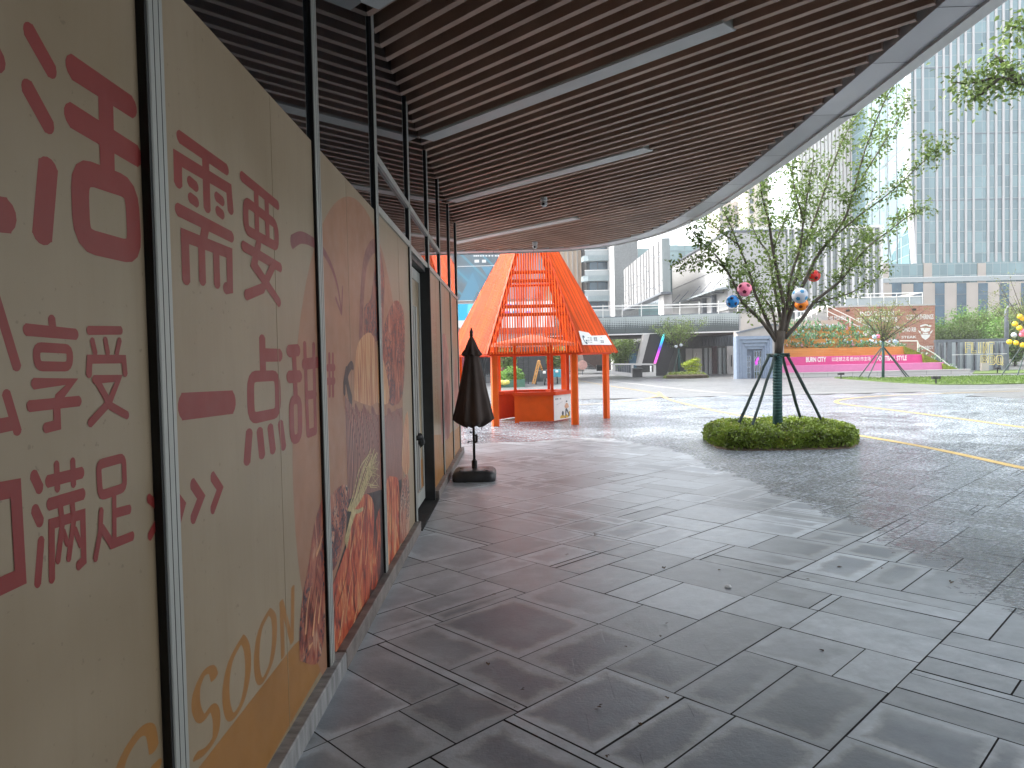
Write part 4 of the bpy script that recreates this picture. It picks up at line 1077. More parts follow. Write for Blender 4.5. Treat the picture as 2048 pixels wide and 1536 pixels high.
for i in range(len(HL) - 1):
    a, b = HL[i], HL[i + 1]; e = b - a; nn_ = Vector((e.y, -e.x)).normalized(); 
    if (a + nn_ * .05 - Vector((5.9, 15.9))).length < (a - Vector((5.9, 15.9))).length: nn_ = -nn_
    for _ in range(int(e.length * 900)):
        p = a.lerp(b, rgh.random()); bul = .07 * noise.noise((p.x * 2.2, p.y * 2.2, 3)) + .05 * noise.noise((p.x * 6, p.y * 6, 2)); z = rgh.random() ** .8 * .34; q_ = p + nn_ * (bul - .02 - .16 * (z / .36) ** 4 + rgh.gauss(0, .03))
        hleaf(q_.x, q_.y, z + .02, Vector((nn_.x, nn_.y, .2)))
m_.build('foliage', M_LEAFD, hd)
core = MB(); rr = [Vector((5.9, 15.9)) + (p - Vector((5.9, 15.9))) * .86 for p in hclosed[:-1]]
core.hexa([(p.x, p.y, -.01) for p in rr], [(p.x, p.y, .24) for p in rr]); core.build('twigs', pm('dark_twigs', (.045, .035, .02), .95, var=.5, scale=14), hd)
m_ = MB(); oo = [Vector((5.9, 15.9)) + (p - Vector((5.9, 15.9))) * 1.012 for p in hclosed[:-1]]; m_.hexa([(p.x, p.y, -.01) for p in oo], [(p.x, p.y, .022) for p in oo]); m_.build('soil_bed', M_SOIL, hd)
# small floodlight lying on the hedge
fl = T('floodlight', 'small black floodlight among the left stakes on the hedge', 'floodlight', tp(1484, 852, -.1)); c = tp(1484, 851, -.1)
m_ = MB(); m_.bbox(c.x - .07, c.x + .07, c.y - .03, c.y + .03, c.z - .07, c.z + .05, .01); m_.build('lamp_body', M_GASKET, fl)
m_ = MB(); m_.bar((c.x, c.y, c.z - .06), (c.x, c.y, c.z - .4), .03, .03); m_.build('bracket', M_GASKET, fl)
# toy footballs
ico = [(0, 1, 1.618), (0, -1, 1.618), (0, 1, -1.618), (0, -1, -1.618), (1, 1.618, 0), (-1, 1.618, 0), (1, -1.618, 0), (-1, -1.618, 0), (1.618, 0, 1), (-1.618, 0, 1), (1.618, 0, -1), (-1.618, 0, -1)]
def football(px_, py_, dy, r, body, patch, label, spin, name='toy_football'):
    c = tp(px_, py_, dy); o = T(name, label, 'ball', c, 'toy footballs hung in the nearest tree')
    m_ = MB(); m_.ball(c, r, 28, 18); m_.build('ball_skin', body, o, smooth=True)
    m_ = MB(); R_ = Matrix.Rotation(spin, 3, 'Z') @ Matrix.Rotation(.5, 3, 'X')
    for v in ico:
        n = (R_ @ Vector(v)).normalized(); t1 = n.cross(Vector((.3, .2, .9))).normalized(); t2 = n.cross(t1)
        ring = [(n + (t1 * math.cos(2 * PI * k / 5) + t2 * math.sin(2 * PI * k / 5)) * .30).normalized() * (r * 1.012) + c for k in range(5)]
        mids = [((ring[k] + ring[(k + 1) % 5]) / 2 - c).normalized() * (r * 1.012) + c for k in range(5)]
        loop = [q for k in range(5) for q in (ring[k], mids[k])]
        m_.add(loop + [c + n * r * 1.014], [(k, (k + 1) % 10, 10) for k in range(10)])
    m_.build('pentagon_patches', patch, o)
    m_ = MB(); m_.tube([c + Vector((0, 0, r)), c + Vector((.01, 0, r + .22))], .003, 4); m_.build('string', M_GASKET, o)
def gloss(n, c): return pm(n, c, .25, var=.05)
football(1489, 579, -1.0, .152, gloss('pink_ball', (.95, .23, .36)), gloss('maroon_patch', (.12, .012, .03)), 'pink toy football hanging in the tree, above the blue one', .3)
football(1465, 603, -.9, .135, gloss('blue_ball', (.025, .25, .66)), gloss('navy_patch', (.008, .02, .07)), 'blue toy football hanging lowest at the left of the tree', .9)
football(1600, 591, -.9, .165, gloss('pale_ball', (.48, .52, .58)), gloss('sky_patch', (.05, .24, .45)), 'pale grey toy football with blue patches just above the orange one', 1.2)
football(1603, 609, -.55, .14, gloss('orange_ball', (.85, .22, .01)), gloss('brown_patch', (.2, .04, .005)), 'orange toy football tucked under the pale grey one', .1)
football(1628, 552, .3, .14, gloss('red_ball', (.72, .03, .025)), gloss('dark_red_patch', (.13, .01, .015)), 'red toy football hanging highest in the tree', .6)

# ------------------------------------------------------------------ neighbour tree whose branch reaches into the view from the right
nb = T('street_tree', 'leafy branch of a tree reaching in at the upper right edge', 'tree', (9.6, 11.2, 0))
m_ = MB(); m_.tube([(9.6, 11.2, -.02), (9.6, 11.2, 2), (9.65, 11.2, 3.4)], [.12, .1, .09], 12); m_.build('trunk', M_BARK, nb, smooth=True)
leaves = MB(); rg = random.Random(8)
for pts in ([(9.65, 11.2, 3.3), (9.2, 11.1, 4.5)] + [tuple(U(x, y, 10.9)) for x, y in ((2075, 190), (2040, 165), (1995, 155), (1950, 165), (1905, 165))],
            [tuple(U(x, y, 10.9)) for x, y in ((2040, 165), (2010, 130), (1990, 110))], [tuple(U(x, y, 10.9)) for x, y in ((1995, 155), (1965, 185), (1940, 200))],
            [(9.65, 11.2, 3.4), (9.7, 11.2, 5.2)] + [tuple(U(x, y, 11.3)) for x, y in ((2090, 60), (2055, 58), (2020, 52))],
            [(9.65, 11.2, 3.4), (10.3, 11.4, 5), (10.6, 11.5, 7)], [(9.65, 11.2, 3.4), (9.9, 12, 5), (10.2, 12.6, 6.6)]):
    P = spline(pts, 3); m_ = MB(); m_.tube(P, [.05 * (1 - .9 * i / (len(P) - 1)) + .003 for i in range(len(P))], 7); m_.build('branch', M_BARK, nb, smooth=True)
    leafy(leaves, P, .35 if len(pts) > 4 else .1, 75, .13, .10, rg)
leaves.build('crown', M_LEAF, nb)
# litter under the canopy
M_DRY = leafmat('dry_leaf', (.10, .06, .03), .5)
rg = random.Random(15)
spots = [G(x, y) for x, y in ((1031, 1415), (1193, 1414), (1336, 1399), (1283, 1453), (1212, 1510), (976, 1332), (992, 1190), (1765, 1136), (1685, 1134), (1328, 1139), (1648, 1304), (1320, 1275), (1442, 1140), (1040, 1380), (1330, 1247), (1255, 1295), (1160, 1097), (1130, 1110), (1187, 1072), (1620, 1160), (1900, 1168), (1080, 1012), (1235, 1073))]
tagm = 'small dried leaf lying on the paving under the canopy'
proto = None
for i, p in enumerate(spots):
    if proto is None:
        m_ = MB(); m_.leaf((0, 0, 0), .06, Vector((1, 0, .1)), Vector((0, .2, 1)), .5); m_.leaf((.01, .01, .006), .04, Vector((.8, .5, .15)), Vector((0, .3, 1)), .5)
        proto = m_.build('dry_leaf', M_DRY); o = proto
    else:
        o = proto.copy(); COL.objects.link(o)
    o.location = (p.x, p.y, .003); o.rotation_euler = (rg.uniform(-.2, .2), rg.uniform(-.2, .2), rg.uniform(0, 6)); k = rg.uniform(.35, .95); o.scale = (k, k, k); tag(o, tagm, 'leaf', 'dried leaves scattered on the paving')
m_ = MB(); p = G(1456, 1174); pts = []
for k in range(9): a = 2 * PI * k / 9; r = .03 * ru(.6, 1.2); pts.append((p.x + r * math.cos(a), p.y + r * math.sin(a) * 1.2, .004 + ru(0, .01)))
m_.add(pts + [(p.x, p.y, .018)], [(k, (k + 1) % 9, 9) for k in range(9)]); tag(m_.build('paper_scrap', M_WPL), 'crumpled white paper scrap on the wet paving', 'litter')
# ------------------------------------------------------------------ across the plaza: stepped terrace, brick wall, portal, bridge
def fr(x0, y0, x1, y1, Y):
    xm, ym = (x0 + x1) / 2, (y0 + y1) / 2
    return U(x0, ym, Y).x, U(x1, ym, Y).x, U(xm, y1, Y).z, U(xm, y0, Y).z
def pb(mb, x0, y0, x1, y1, Y, dep, ground=False, b=0):
    a, c, z0, z1 = fr(x0, y0, x1, y1, Y); z0 = -.02 if ground else z0
    (mb.bbox(a, c, Y, Y + dep, z0, z1, b) if b else mb.box(a, c, Y, Y + dep, z0, z1)); return a, c, z0, z1
def ppoly(mb, pts, Y, dep):
    P = [U(x, y, Y) for x, y in pts]; mb.hexa(P, [p + Vector((0, dep, 0)) for p in P])
M_STONE = pm('pale_stone', (.38, .35, .32), .7, var=.1, scale=.8)
M_STONE2 = pm('grey_stone', (.42, .41, .40), .7, var=.12, scale=1.2)
M_LPINK = pm('light_pink_paint', (.52, .15, .32), .45, var=.06); M_HPINK = pm('hot_pink_paint', (.52, .04, .20), .45, var=.06)
M_TURF = pm('artificial_turf', (.14, .19, .012), .9, var=.4, scale=6, bmp=.6)
M_WPAINT = pm('white_metal_paint', (.72, .72, .70), .45, var=.05)
M_STEELG = pm('grey_steel', (.13, .145, .165), .5, .4)
M_LETW = pm('white_letter', (.7, .69, .66), .6, var=.12, scale=6)
def brick(name, c1, c2, mortar, w_, h_, axis='XZ', ms=.012, b_=.5):
    m, t, b = mk(name); c = nd(t, 'TexCoord'); sp = nd(t, 'SeparateXYZ'); cb = nd(t, 'CombineXYZ'); t.links.new(c.outputs['Object'], sp.inputs[0])
    t.links.new(sp.outputs[axis[0]], cb.inputs[0]); t.links.new(sp.outputs[axis[1]], cb.inputs[1])
    br = nd(t, 'TexBrick'); br.inputs['Scale'].default_value = 1; br.inputs['Brick Width'].default_value = w_; br.inputs['Row Height'].default_value = h_; br.inputs['Mortar Size'].default_value = ms
    br.inputs['Color1'].default_value = (*c1, 1); br.inputs['Color2'].default_value = (*c2, 1); br.inputs['Mortar'].default_value = (*mortar, 1); br.inputs['Bias'].default_value = -.1
    t.links.new(cb.outputs[0], br.inputs['Vector']); n = nz(t, c.outputs['Object'], .9, 5)
    t.links.new(mixc(t, mth(t, 'MULTIPLY', n, .45), br.outputs['Color'], tuple((a + d) / 2 for a, d in zip(c1, c2))), b.inputs['Base Color']); b.inputs['Roughness'].default_value = .8
    bump(t, b, br.outputs['Fac'], -.3, .01); return m
M_BRICK = brick('red_brick', (.29, .105, .062), (.40, .20, .14), (.38, .30, .25), .42, .13)
M_OBRICK = brick('orange_block', (.48, .19, .035), (.54, .26, .06), (.36, .14, .03), .8, .16)
te = T('stepped_terrace', 'pink and orange stepped terrace with lettering and turf slopes', 'terrace', (30, 61, 0))
mb = MB(); a, c, z0, zb_ = pb(mb, 1558, 743.5, 1940, 757, 60.5, 7, True)
mb.build('base_wall', brick('stone_cladding', (.47, .46, .45), (.55, .54, .52), (.25, .25, .25), 2.1, 3, ms=.03), te)
mb = MB(); pb(mb, 1558, 742, 1942, 744, 60.4, .6); mb.build('coping', M_STONE2, te)
def tier(name, x1, y0, y1, Y, mat):
    mb = MB(); r = pb(mb, 1560, y0, x1, y1, Y, 67.5 - Y, b=.02); return mb.build(name, mat, te), r
lp, r1 = tier('light_pink_step', 1888, 728.2, 745, 61.1, M_LPINK)
hp_, r2 = tier('hot_pink_step', 1848, 711.5, 730, 61.9, M_HPINK)
ob, r3 = tier('orange_step', 1811, 695.5, 713, 62.8, M_OBRICK)
mb = MB(); Yt = 61.9 - .02
def put(mb, body, x0, y0, x1, y1, Y, off=.012):
    P = U(x0, y1, Y); Q = U(x1, y1, Y); R_ = U(x0, y0, Y); lettering(mb, body, P, Vector((1, 0, 0)), Vector((0, 0, 1)), Q.x - P.x, R_.z - P.z, off)
put(mb, 'BURN CITY', 1612, 714.5, 1652.5, 724.5, Yt, .035); put(mb, 'FOOTBALL STYLE', 1754, 712, 1813.5, 722, Yt, .035); mb.build('lettering', M_LETW, hp_)
mb = MB(); put(mb, '以足球之名', 1663.5, 714, 1698, 723, Yt, .012); put(mb, '燃动城市主场', 1700, 713.6, 1741.5, 722.6, Yt, .012); mb.build('lettering', M_LETW, hp_)
mb = MB()
for pts, Y in (([(1809, 692.5), (1820, 697), (1850, 709.5), (1848.5, 711.8), (1811, 711.8)], 62.6), ([(1846, 708), (1891, 728), (1889, 730), (1848, 730)], 61.7), ([(1886, 726.5), (1926, 741.5), (1922, 744), (1888, 744)], 60.9)): ppoly(mb, pts, Y, 67.6 - Y)
mb.build('turf_slope', M_TURF, te)
for x1, y0, y1, Y in ((1770, 677.5, 696, 63.9), (1755, 663, 680, 65.0), (1720, 655, 666, 66.0)):
    mb = MB(); pb(mb, 1560, y0, x1, y1, Y, 67.5 - Y); mb.build('orange_riser', M_OBRICK, te)
mb = MB(); ppoly(mb, [(1562, 650), (1592, 642), (1672, 640), (1705, 660), (1705, 700), (1562, 700)], 68, .4); tag(mb.build('parapet_wall', M_STONE), 'cream parapet wall behind the flower tiers', 'wall')
# flowers on the tiers: six kinds of plant, copied
M_PG = leafmat('plant_leaf', (.075, .19, .075), .6); M_PG2 = leafmat('blue_green_plant_leaf', (.07, .17, .08), .5); M_FLW = leafmat('white_petal', (.62, .6, .62), .15, wf=0); M_FLP = leafmat('pink_petal', (.6, .33, .42), .2, wf=0); M_FLB = leafmat('pale_blue_petal', (.4, .5, .62), .2, wf=0)
rg = random.Random(31)
def plant(kind):
    r = T('flowering_plant', 'leafy plant in flower on the orange tiers of the terrace', 'plant', (0, 0, 0), 'plants on the terrace tiers')
    mb = MB(); tall = kind in (1, 4)
    for _ in range(34 if not tall else 26):
        p = Vector((rg.gauss(0, .26), rg.gauss(0, .16), rg.uniform(.02, .5 if not tall else .85))); mb.tone = rg.random()
        mb.leaf(p, rg.uniform(.17, .3) * (1.2 if tall else 1), Vector((rg.uniform(-1, 1), rg.uniform(-1, .6), rg.uniform(-.2, 1.1 if not tall else 2))), None, .42)
    mb.build('foliage', M_PG if kind % 2 else M_PG2, r)
    mb = MB(); m = (M_FLW, M_FLP, M_FLB, M_FLW, M_PG, M_FLB)[kind]
    for _ in range(3):
        c = Vector((rg.gauss(0, .22), rg.gauss(-.12, .1), rg.uniform(.25, .6))); 
        for k in range(6): mb.tone = rg.random(); mb.leaf(c, .12, Vector((math.cos(k), -.4, math.sin(k))), Vector((0, -1, .2)), .6)
    mb.build('flowers', m, r); return r
protos = [plant(k) for k in range(6)]; first = [True] * 6
def put_plant(k, loc, s_, rz):
    o = protos[k] if first[k] else copy_tree(protos[k]); first[k] = False
    o.location = loc; o.scale = (s_, s_, s_ * rg.uniform(.85, 1.25)); o.rotation_euler = (0, 0, rz)
for row, (y, Y, x0, x1, n) in enumerate(((696, 63.3, 1572, 1800, 24), (679, 64.4, 1568, 1765, 21), (664, 65.5, 1572, 1750, 18))):
    for i in range(n):
        x = x0 + (x1 - x0) * (i + rg.uniform(-.3, .3) + .5) / n; p = U(x, y, Y); put_plant(rg.randrange(6), (p.x, Y, p.z - .05), rg.uniform(.85, 1.35) * (1.0 if row else .95), rg.uniform(0, 6))
for x, y, Y in ((1740, 668, 64.8), (1790, 680, 64.2), (1805, 692, 63.2), (1838, 700, 62.6), (1852, 707, 63), (1868, 716, 62.4), (1882, 722, 62.2), (1900, 731, 61.8), (1912, 737, 61.4)):
    p = U(x, y + 3, Y); put_plant(rg.choice((0, 1, 3, 4)), (p.x, Y, p.z - .1), rg.uniform(.6, .95), rg.uniform(0, 6))
# brick wall with painted slogans
bw = T('brick_wall', 'red brick gable wall with white painted slogans', 'wall', (32, 70, 0))
mb = MB(); pb(mb, 1640, 612, 1870, 745, 70, 1.2, True); mb.build('brickwork', M_BRICK, bw)
mb = MB(); pb(mb, 1640, 610, 1871, 613, 69.95, 1.3); mb.build('coping', M_STONE2, bw)
mb = MB(); Yb = 69.97
put(mb, 'AT THIS MOMENT', 1643, 632.5, 1696, 640.5, Yb, .02); put(mb, 'COZY GATHERINGS', 1813, 629.5, 1867, 639.5, Yb, .02)
put(mb, 'DINO RIB', 1805, 655, 1832, 664, Yb, .02); put(mb, 'BEEF', 1788, 652, 1799, 659.5, Yb, .02); put(mb, 'STEAK', 1803, 672, 1833, 677, Yb, .02)
put(mb, 'INDULGE IN', 1720, 623, 1788, 632, Yb, .035); put(mb, 'THE MOMENTS', 1713, 636, 1795, 645, Yb, .035); put(mb, 'COWBOY', 1838, 692, 1867, 699, Yb, .02)
mb.build('lettering', M_LETW, bw)
mb = MB(); cxy = (1851, 664)
def E2(pts): return [U(x, y, Yb) for x, y in pts]
for P in ([(1840, 651), (1851, 648), (1863, 651), (1862, 654), (1851, 651), (1841, 654)], [(1841, 656), (1861, 656), (1859, 662), (1851, 664.5), (1843, 662)], [(1836, 660), (1841, 663), (1843, 668), (1839, 666)], [(1866, 660), (1861, 663), (1859, 668), (1863, 666)], [(1841, 669), (1861, 669), (1858, 675), (1851, 680), (1844, 675)], [(1845, 665.5), (1857, 665.5), (1856, 668), (1846, 668)]): mb.poly(E2(P))
mb.build('crest', M_LETW, bw)
for x, y in ((1696, 621), (1763, 620), (1829, 619)):
    o = T('wall_spotlight', 'small black spotlight bracketed high on the brick wall', 'spotlight', U(x, y, 69.7), 'spotlights on the brick wall'); mb = MB(); p = U(x, y, 69.6)
    mb.bbox(p.x - .14, p.x + .14, p.y - .1, p.y + .15, p.z - .1, p.z + .1, .02); mb.build('lamp_body', M_GASKET, o); mb = MB(); mb.bar((p.x, p.y, p.z), (p.x, 70, p.z + .05), .04, .04); mb.build('bracket', M_GASKET, o)
st_ = T('roof_stair', 'grey stone stair flank beside the brick wall, behind the cream parapet', 'stair', (25, 69.5, 0)); mb = MB(); ppoly(mb, [(1552, 640), (1610, 636), (1655, 613), (1655, 745), (1552, 745)], 69.6, 3); mb.build('flank', M_STONE2, st_); mb = MB()
for i in range(9): x = 1560 + i * 10.5; mb.tube([U(x, 642 - max(0, x - 1610) * .5, 69.4), U(x, 624 - max(0, x - 1610) * .3, 69.4)], .04, 5)
mb.tube([U(1552, 624, 69.4), U(1610, 623, 69.4), U(1655, 611, 69.4)], .05, 5); mb.build('bar_railing', M_WPAINT, st_)
# white railings: stair down over the wall, glass railing on the roof
def rail(name, label, runs, posts=None, r=.05, mat=None):
    o = T(name, label, 'railing', Vector(runs[0][0]) * 1.0); mb = MB()
    for P in runs: mb.tube([Vector(p) for p in P], r, 6)
    mb.build('handrail', mat or M_WPAINT, o)
    for p, q in (posts or []): m_ = MB(); m_.tube([Vector(p), Vector(q)], r * .7, 5); m_.build('post', mat or M_WPAINT, o)
    return o
Yr = 69.0
top_ = [U(x, y, Yr) for x, y in ((1655, 612), (1700, 634), (1745, 658), (1790, 683))]
rail('stair_railing', 'white sloping handrail crossing the brick wall', [top_, [p - Vector((0, 0, .5)) for p in top_], [U(1655, 612, Yr), U(1610, 634, Yr)]], [(p, p - Vector((0, 0, 1.05))) for p in top_])
t2 = [U(x, y, 64.2) for x, y in ((1800, 682), (1835, 682), (1838, 690), (1870, 708), (1907, 738))]
rail('stair_railing', 'white handrail descending at the right end of the terrace', [t2], [(p, p - Vector((0, 0, .95))) for p in t2[1:]])
ra, rb, _z0, _z1 = fr(1690, 587, 1845, 612, 71)
rr_ = rail('roof_railing', 'glass railing on the flat roof above the brick wall', [[(ra, 71, _z1), (rb, 71, _z1)], [(ra, 71, _z1 - .35), (rb, 71, _z1 - .35)], [(rb, 71, _z1), (rb, 78, _z1)]], [((ra + (rb - ra) * k / 6, 71, _z1), (ra + (rb - ra) * k / 6, 71, _z0)) for k in range(7)])
M_CLEAR = pm('railing_glass', (.30, .34, .35), .12, var=.05); 
mb = MB(); mb.box(ra, rb, 71.08, 71.12, _z0, _z1 - .4); mb.build('glass_sheet', M_CLEAR, rr_)
# portal building left of the terrace
po = T('portal_building', 'low pale stone pavilion with a stepped blue grey doorway', 'building', (21.5, 60, 0))
M_BLUEG = pm('blue_grey_frame', (.20, .25, .33), .55, var=.08); M_BLUED = pm('dark_blue_grey', (.085, .11, .155), .5, var=.1)
mb = MB(); a, c, z0, z1 = fr(1482, 625, 1568, 757, 62.5); PL = [(a, 62.5), (c, 62.5), (c, 68.5), (a * 68.5 / 62.5 + .3, 68.5)]; mb.hexa([(x, y, -.02) for x, y in PL], [(x, y, z1) for x, y in PL]); mb.build('wall', M_STONE, po)
mb = MB(); ppoly(mb, [(1475, 664), (1545, 648), (1566, 652), (1566, 757.3), (1475, 757.3)], 61.4, 1.1); mb.build('wall', M_STONE, po)
mb = MB(); ppoly(mb, [(1473, 664), (1545, 647), (1567, 651), (1567, 653.5), (1545, 650.5), (1473, 667.5)], 61.2, .3); mb.build('cornice', M_STEELG, po)
for k, (x0, y0, x1) in enumerate(((1473, 672, 1545), (1478.5, 679, 1540), (1484, 686, 1535), (1489, 692, 1530))):
    mb = MB(); Y = 60.6 + .16 * k
    for rect in ((x0, y0, x0 + 5, 758), (x1 - 5, y0, x1, 758), (x0 + 5, y0, x1 - 5, y0 + 6.4)): pb(mb, *rect, Y, .85)
    mb.build('portal_frame', M_BLUEG, po)
mb = MB(); pb(mb, 1492, 697, 1527, 758, 61.3, .15); mb.build('door_recess', M_BLUED, po)
for x0, x1 in ((1494, 1501), (1508, 1523)):
    mb = MB(); a, c, z0, z1 = pb(mb, x0, 702 if x0 > 1500 else 712, x1, 757, 61.2, .08); dr = mb.build('door', M_GLASS, po); mb = MB()
    nx = 3 if x0 > 1500 else 2
    for i in range(nx + 1): xx = a + (c - a) * i / nx; mb.box(xx - .03, xx + .03, 61.14, 61.2, z0, z1)
    for i in range(5): zz = z0 + (z1 - z0) * i / 4; mb.box(a, c, 61.15, 61.19, zz - .03, zz + .03)
    mb.build('door_grid', M_BLUEG, dr)
mb = MB(); ppoly(mb, [(1510, 725), (1513, 718), (1517, 713), (1518, 719), (1515, 723), (1516, 727), (1512, 731)], 61.1, .02); mb.build('neon_figure', emi('magenta_neon', (.65, .05, .7), .3), po)
# bridge: perforated apron, white edge, glass railing; dark shops below
def perf_mat():
    m, t, b = mk('perforated_metal'); c = nd(t, 'TexCoord'); sp = nd(t, 'SeparateXYZ'); t.links.new(c.outputs['Object'], sp.inputs[0])
    cb = nd(t, 'CombineXYZ'); t.links.new(sp.outputs['X'], cb.inputs[0]); t.links.new(sp.outputs['Z'], cb.inputs[1])
    vo = nd(t, 'TexVoronoi'); vo.inputs['Scale'].default_value = 5.5; vo.inputs['Randomness'].default_value = .05; t.links.new(cb.outputs[0], vo.inputs['Vector'])
    zz = mth(t, 'MULTIPLY_ADD', sp.outputs['Z'], -.5, .30)
    n = nz(t, c.outputs['Object'], .3, 3)
    th = mth(t, 'ADD', zz, mth(t, 'MULTIPLY', n, .5))
    dot = mth(t, 'LESS_THAN', vo.outputs['Distance'], th)
    col = mixc(t, dot, (.33, .37, .37), (.07, .085, .088)); t.links.new(col, b.inputs['Base Color']); b.inputs['Roughness'].default_value = .45; b.inputs['Metallic'].default_value = .3; return m
br_ = T('footbridge', 'long footbridge clad in perforated grey metal with a white lower edge', 'bridge', (16, 73, U(1350, 652, 73).z))
def slant(mb, x0, ya0, ya1, x1, yb0, yb1, Y, dep): ppoly(mb, [(x0, ya0), (x1, yb0), (x1, yb1), (x0, ya1)], Y, dep)
NS = 12; X0, X1 = 1090, 1478
for i in range(NS):
    xa = X0 + (X1 - X0) * i / NS; xb = X0 + (X1 - X0) * (i + 1) / NS - .35; mb = MB(); f = lambda x, a, b: a + (b - a) * (x - X0) / (X1 - X0)
    slant(mb, xa, f(xa, 640, 625.5), f(xa, 671, 661), xb, f(xb, 640, 625.5), f(xb, 671, 661), 73, .3); 
    if i == 0: M_PERF = perf_mat()
    mb.build('apron_panel', M_PERF, br_)
mb = MB(); slant(mb, X0, 637.8, 671.5, X1, 624, 661.5, 73.32, 4); mb.build('deck', M_STEELG, br_)
mb = MB(); slant(mb, X0, 671.8, 674, X1 + 2, 661.5, 664, 72.6, .8); mb.build('white_edge', M_WPAINT, br_)
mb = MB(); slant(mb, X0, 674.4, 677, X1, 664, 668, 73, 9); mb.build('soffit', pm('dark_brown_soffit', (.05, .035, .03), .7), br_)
mb = MB(); slant(mb, X0, 614, 616.5, 1600, 602.5, 605, 73.1, .12); slant(mb, X0, 621, 622.3, 1600, 607.5, 608.8, 73.1, .1); mb.build('handrail', M_WPAINT, br_)
for i in range(13):
    x = X0 + 38.5 * i; mb = MB(); slant(mb, x, f(x, 614, 600), f(x, 640, 627), x + 1, f(x, 614, 600), f(x, 640, 627), 73.12, .08); mb.build('rail_post', M_WPAINT, br_)
# shops under the bridge
sh = T('underpass_shops', 'dark shopfronts under the footbridge with tall glass doors', 'shop', (20, 80, 0))
mb = MB(); pb(mb, 1335, 664, 1482, 752, 80, 4, True); mb.build('wall', pm('mid_grey_wall', (.13, .135, .14), .6, var=.15), sh)
for x0, x1 in ((1372, 1385), (1386, 1404)): mb = MB(); pb(mb, x0, 697, x1, 751, 79.6, .3); mb.build('stone_panel', M_STONE2, sh)
mb = MB(); pb(mb, 1454, 692, 1475, 751, 79.3, .6); mb.build('stone_panel', M_STONE2, sh)
for x0, x1 in ((1409, 1415), (1418, 1424), (1437, 1443), (1446, 1452)): mb = MB(); pb(mb, x0, 696, x1, 750, 79.8, .15); mb.build('glass_door', M_CLEAR, sh)
for x0, x1 in ((1424.5, 1434),): mb = MB(); pb(mb, x0, 692, x1, 751, 79.7, .25); mb.build('door_column', pm('plum_column', (.07, .045, .05), .6), sh)
mb = MB()
for i in range(22): x = 1405 + i * 3.2; pb(mb, x, 669, x + 1.5, 692, 79.5, .4)
mb.build('fin_screen', M_STEELG, sh)
mb = MB(); pb(mb, 1462.5, 710, 1464, 733, 79.2, .08); mb.build('pull_bar', M_GREYFR, sh)
# leaning black slab with a rainbow tube
ls = T('leaning_slab', 'tall black slab leaning under the footbridge, carrying a rainbow light tube', 'slab', (15, 71.5, 0))
M_BLACK = pm('matt_black_panel', (.014, .014, .017), .5, var=.3)
mb = MB(); ppoly(mb, [(1300, 668), (1365, 664), (1352, 692), (1340, 724), (1333, 752), (1310, 752), (1309, 732), (1283, 730)], 71.6, 1.6); mb.build('slab', M_BLACK, ls)
mb = MB(); ppoly(mb, [(1288, 669), (1299.5, 668), (1283, 731), (1275, 731)], 71.3, 1.2); mb.build('pale_edge', M_STONE2, ls)
def rainbow():
    m, t, b = mk('rainbow_tube'); c = nd(t, 'TexCoord'); sp = nd(t, 'SeparateXYZ'); t.links.new(c.outputs['Generated'], sp.inputs[0])
    col = rmp(t, sp.outputs['Z'], [(0, (.9, .15, .6)), (.3, (.75, .08, .7)), (.55, (.12, .06, .7)), (.72, (0, .35, .75)), (1, (.1, .85, .8))]); t.links.new(col, b.inputs['Emission Color']); b.inputs['Emission Strength'].default_value = .26
    t.links.new(col, b.inputs['Base Color']); return m
mb = MB(); mb.tube([U(1309, 729, 71.4), U(1329, 667, 71.4)], .13, 10); mb.build('light_tube', rainbow(), ls, smooth=True)
# low barrier with bin
ba = T('low_barrier', 'low grey ramp wall with a slatted railing panel, left of the black slab', 'barrier', (13, 66, 0))
mb = MB(); ppoly(mb, [(1220, 742), (1265, 746), (1312, 744), (1312, 752), (1265, 754), (1220, 748)], 67, .5); mb.build('plinth', M_STONE2, ba)
mb = MB(); ppoly(mb, [(1222, 727), (1312, 727), (1312, 730), (1222, 730)], 67.05, .4); 
for x in (1226, 1263, 1308): pb(mb, x, 728, x + 4, 746, 67.05, .4)
mb.build('frame', M_STONE2, ba)
mb = MB()
for i in range(9): pb(mb, 1232 + i * 3.5, 731, 1233.6 + i * 3.5, 745, 67.1, .2)
mb.build('slat_panel', M_STEELG, ba)
def binn(x0, y0, x1, y1, Y, lab):
    o = T('litter_bin', lab, 'bin', U((x0 + x1) / 2, y1, Y)); mb = MB(); a, c, z0, z1 = pb(mb, x0, y0, x1, y1, Y, .7, b=.05); mb.build('bin_body', M_GASKET, o)
    mb = MB(); mb.bbox(a - .04, c + .04, Y - .04, Y + .74, z1, z1 + .08, .02); mb.build('lid', M_GREYFR, o); mb = MB(); mb.box(a + .12, a + .4, Y - .01, Y + .01, z1 - .3, z1 - .12); mb.box(c - .4, c - .12, Y - .01, Y + .01, z1 - .3, z1 - .12); mb.build('slot', M_DARK, o)
binn(1267, 738, 1285, 754.5, 63.5, 'black litter bin in front of the low grey barrier'); binn(1194, 731, 1205, 742, 80, 'small dark bin seen between the right kiosk posts')
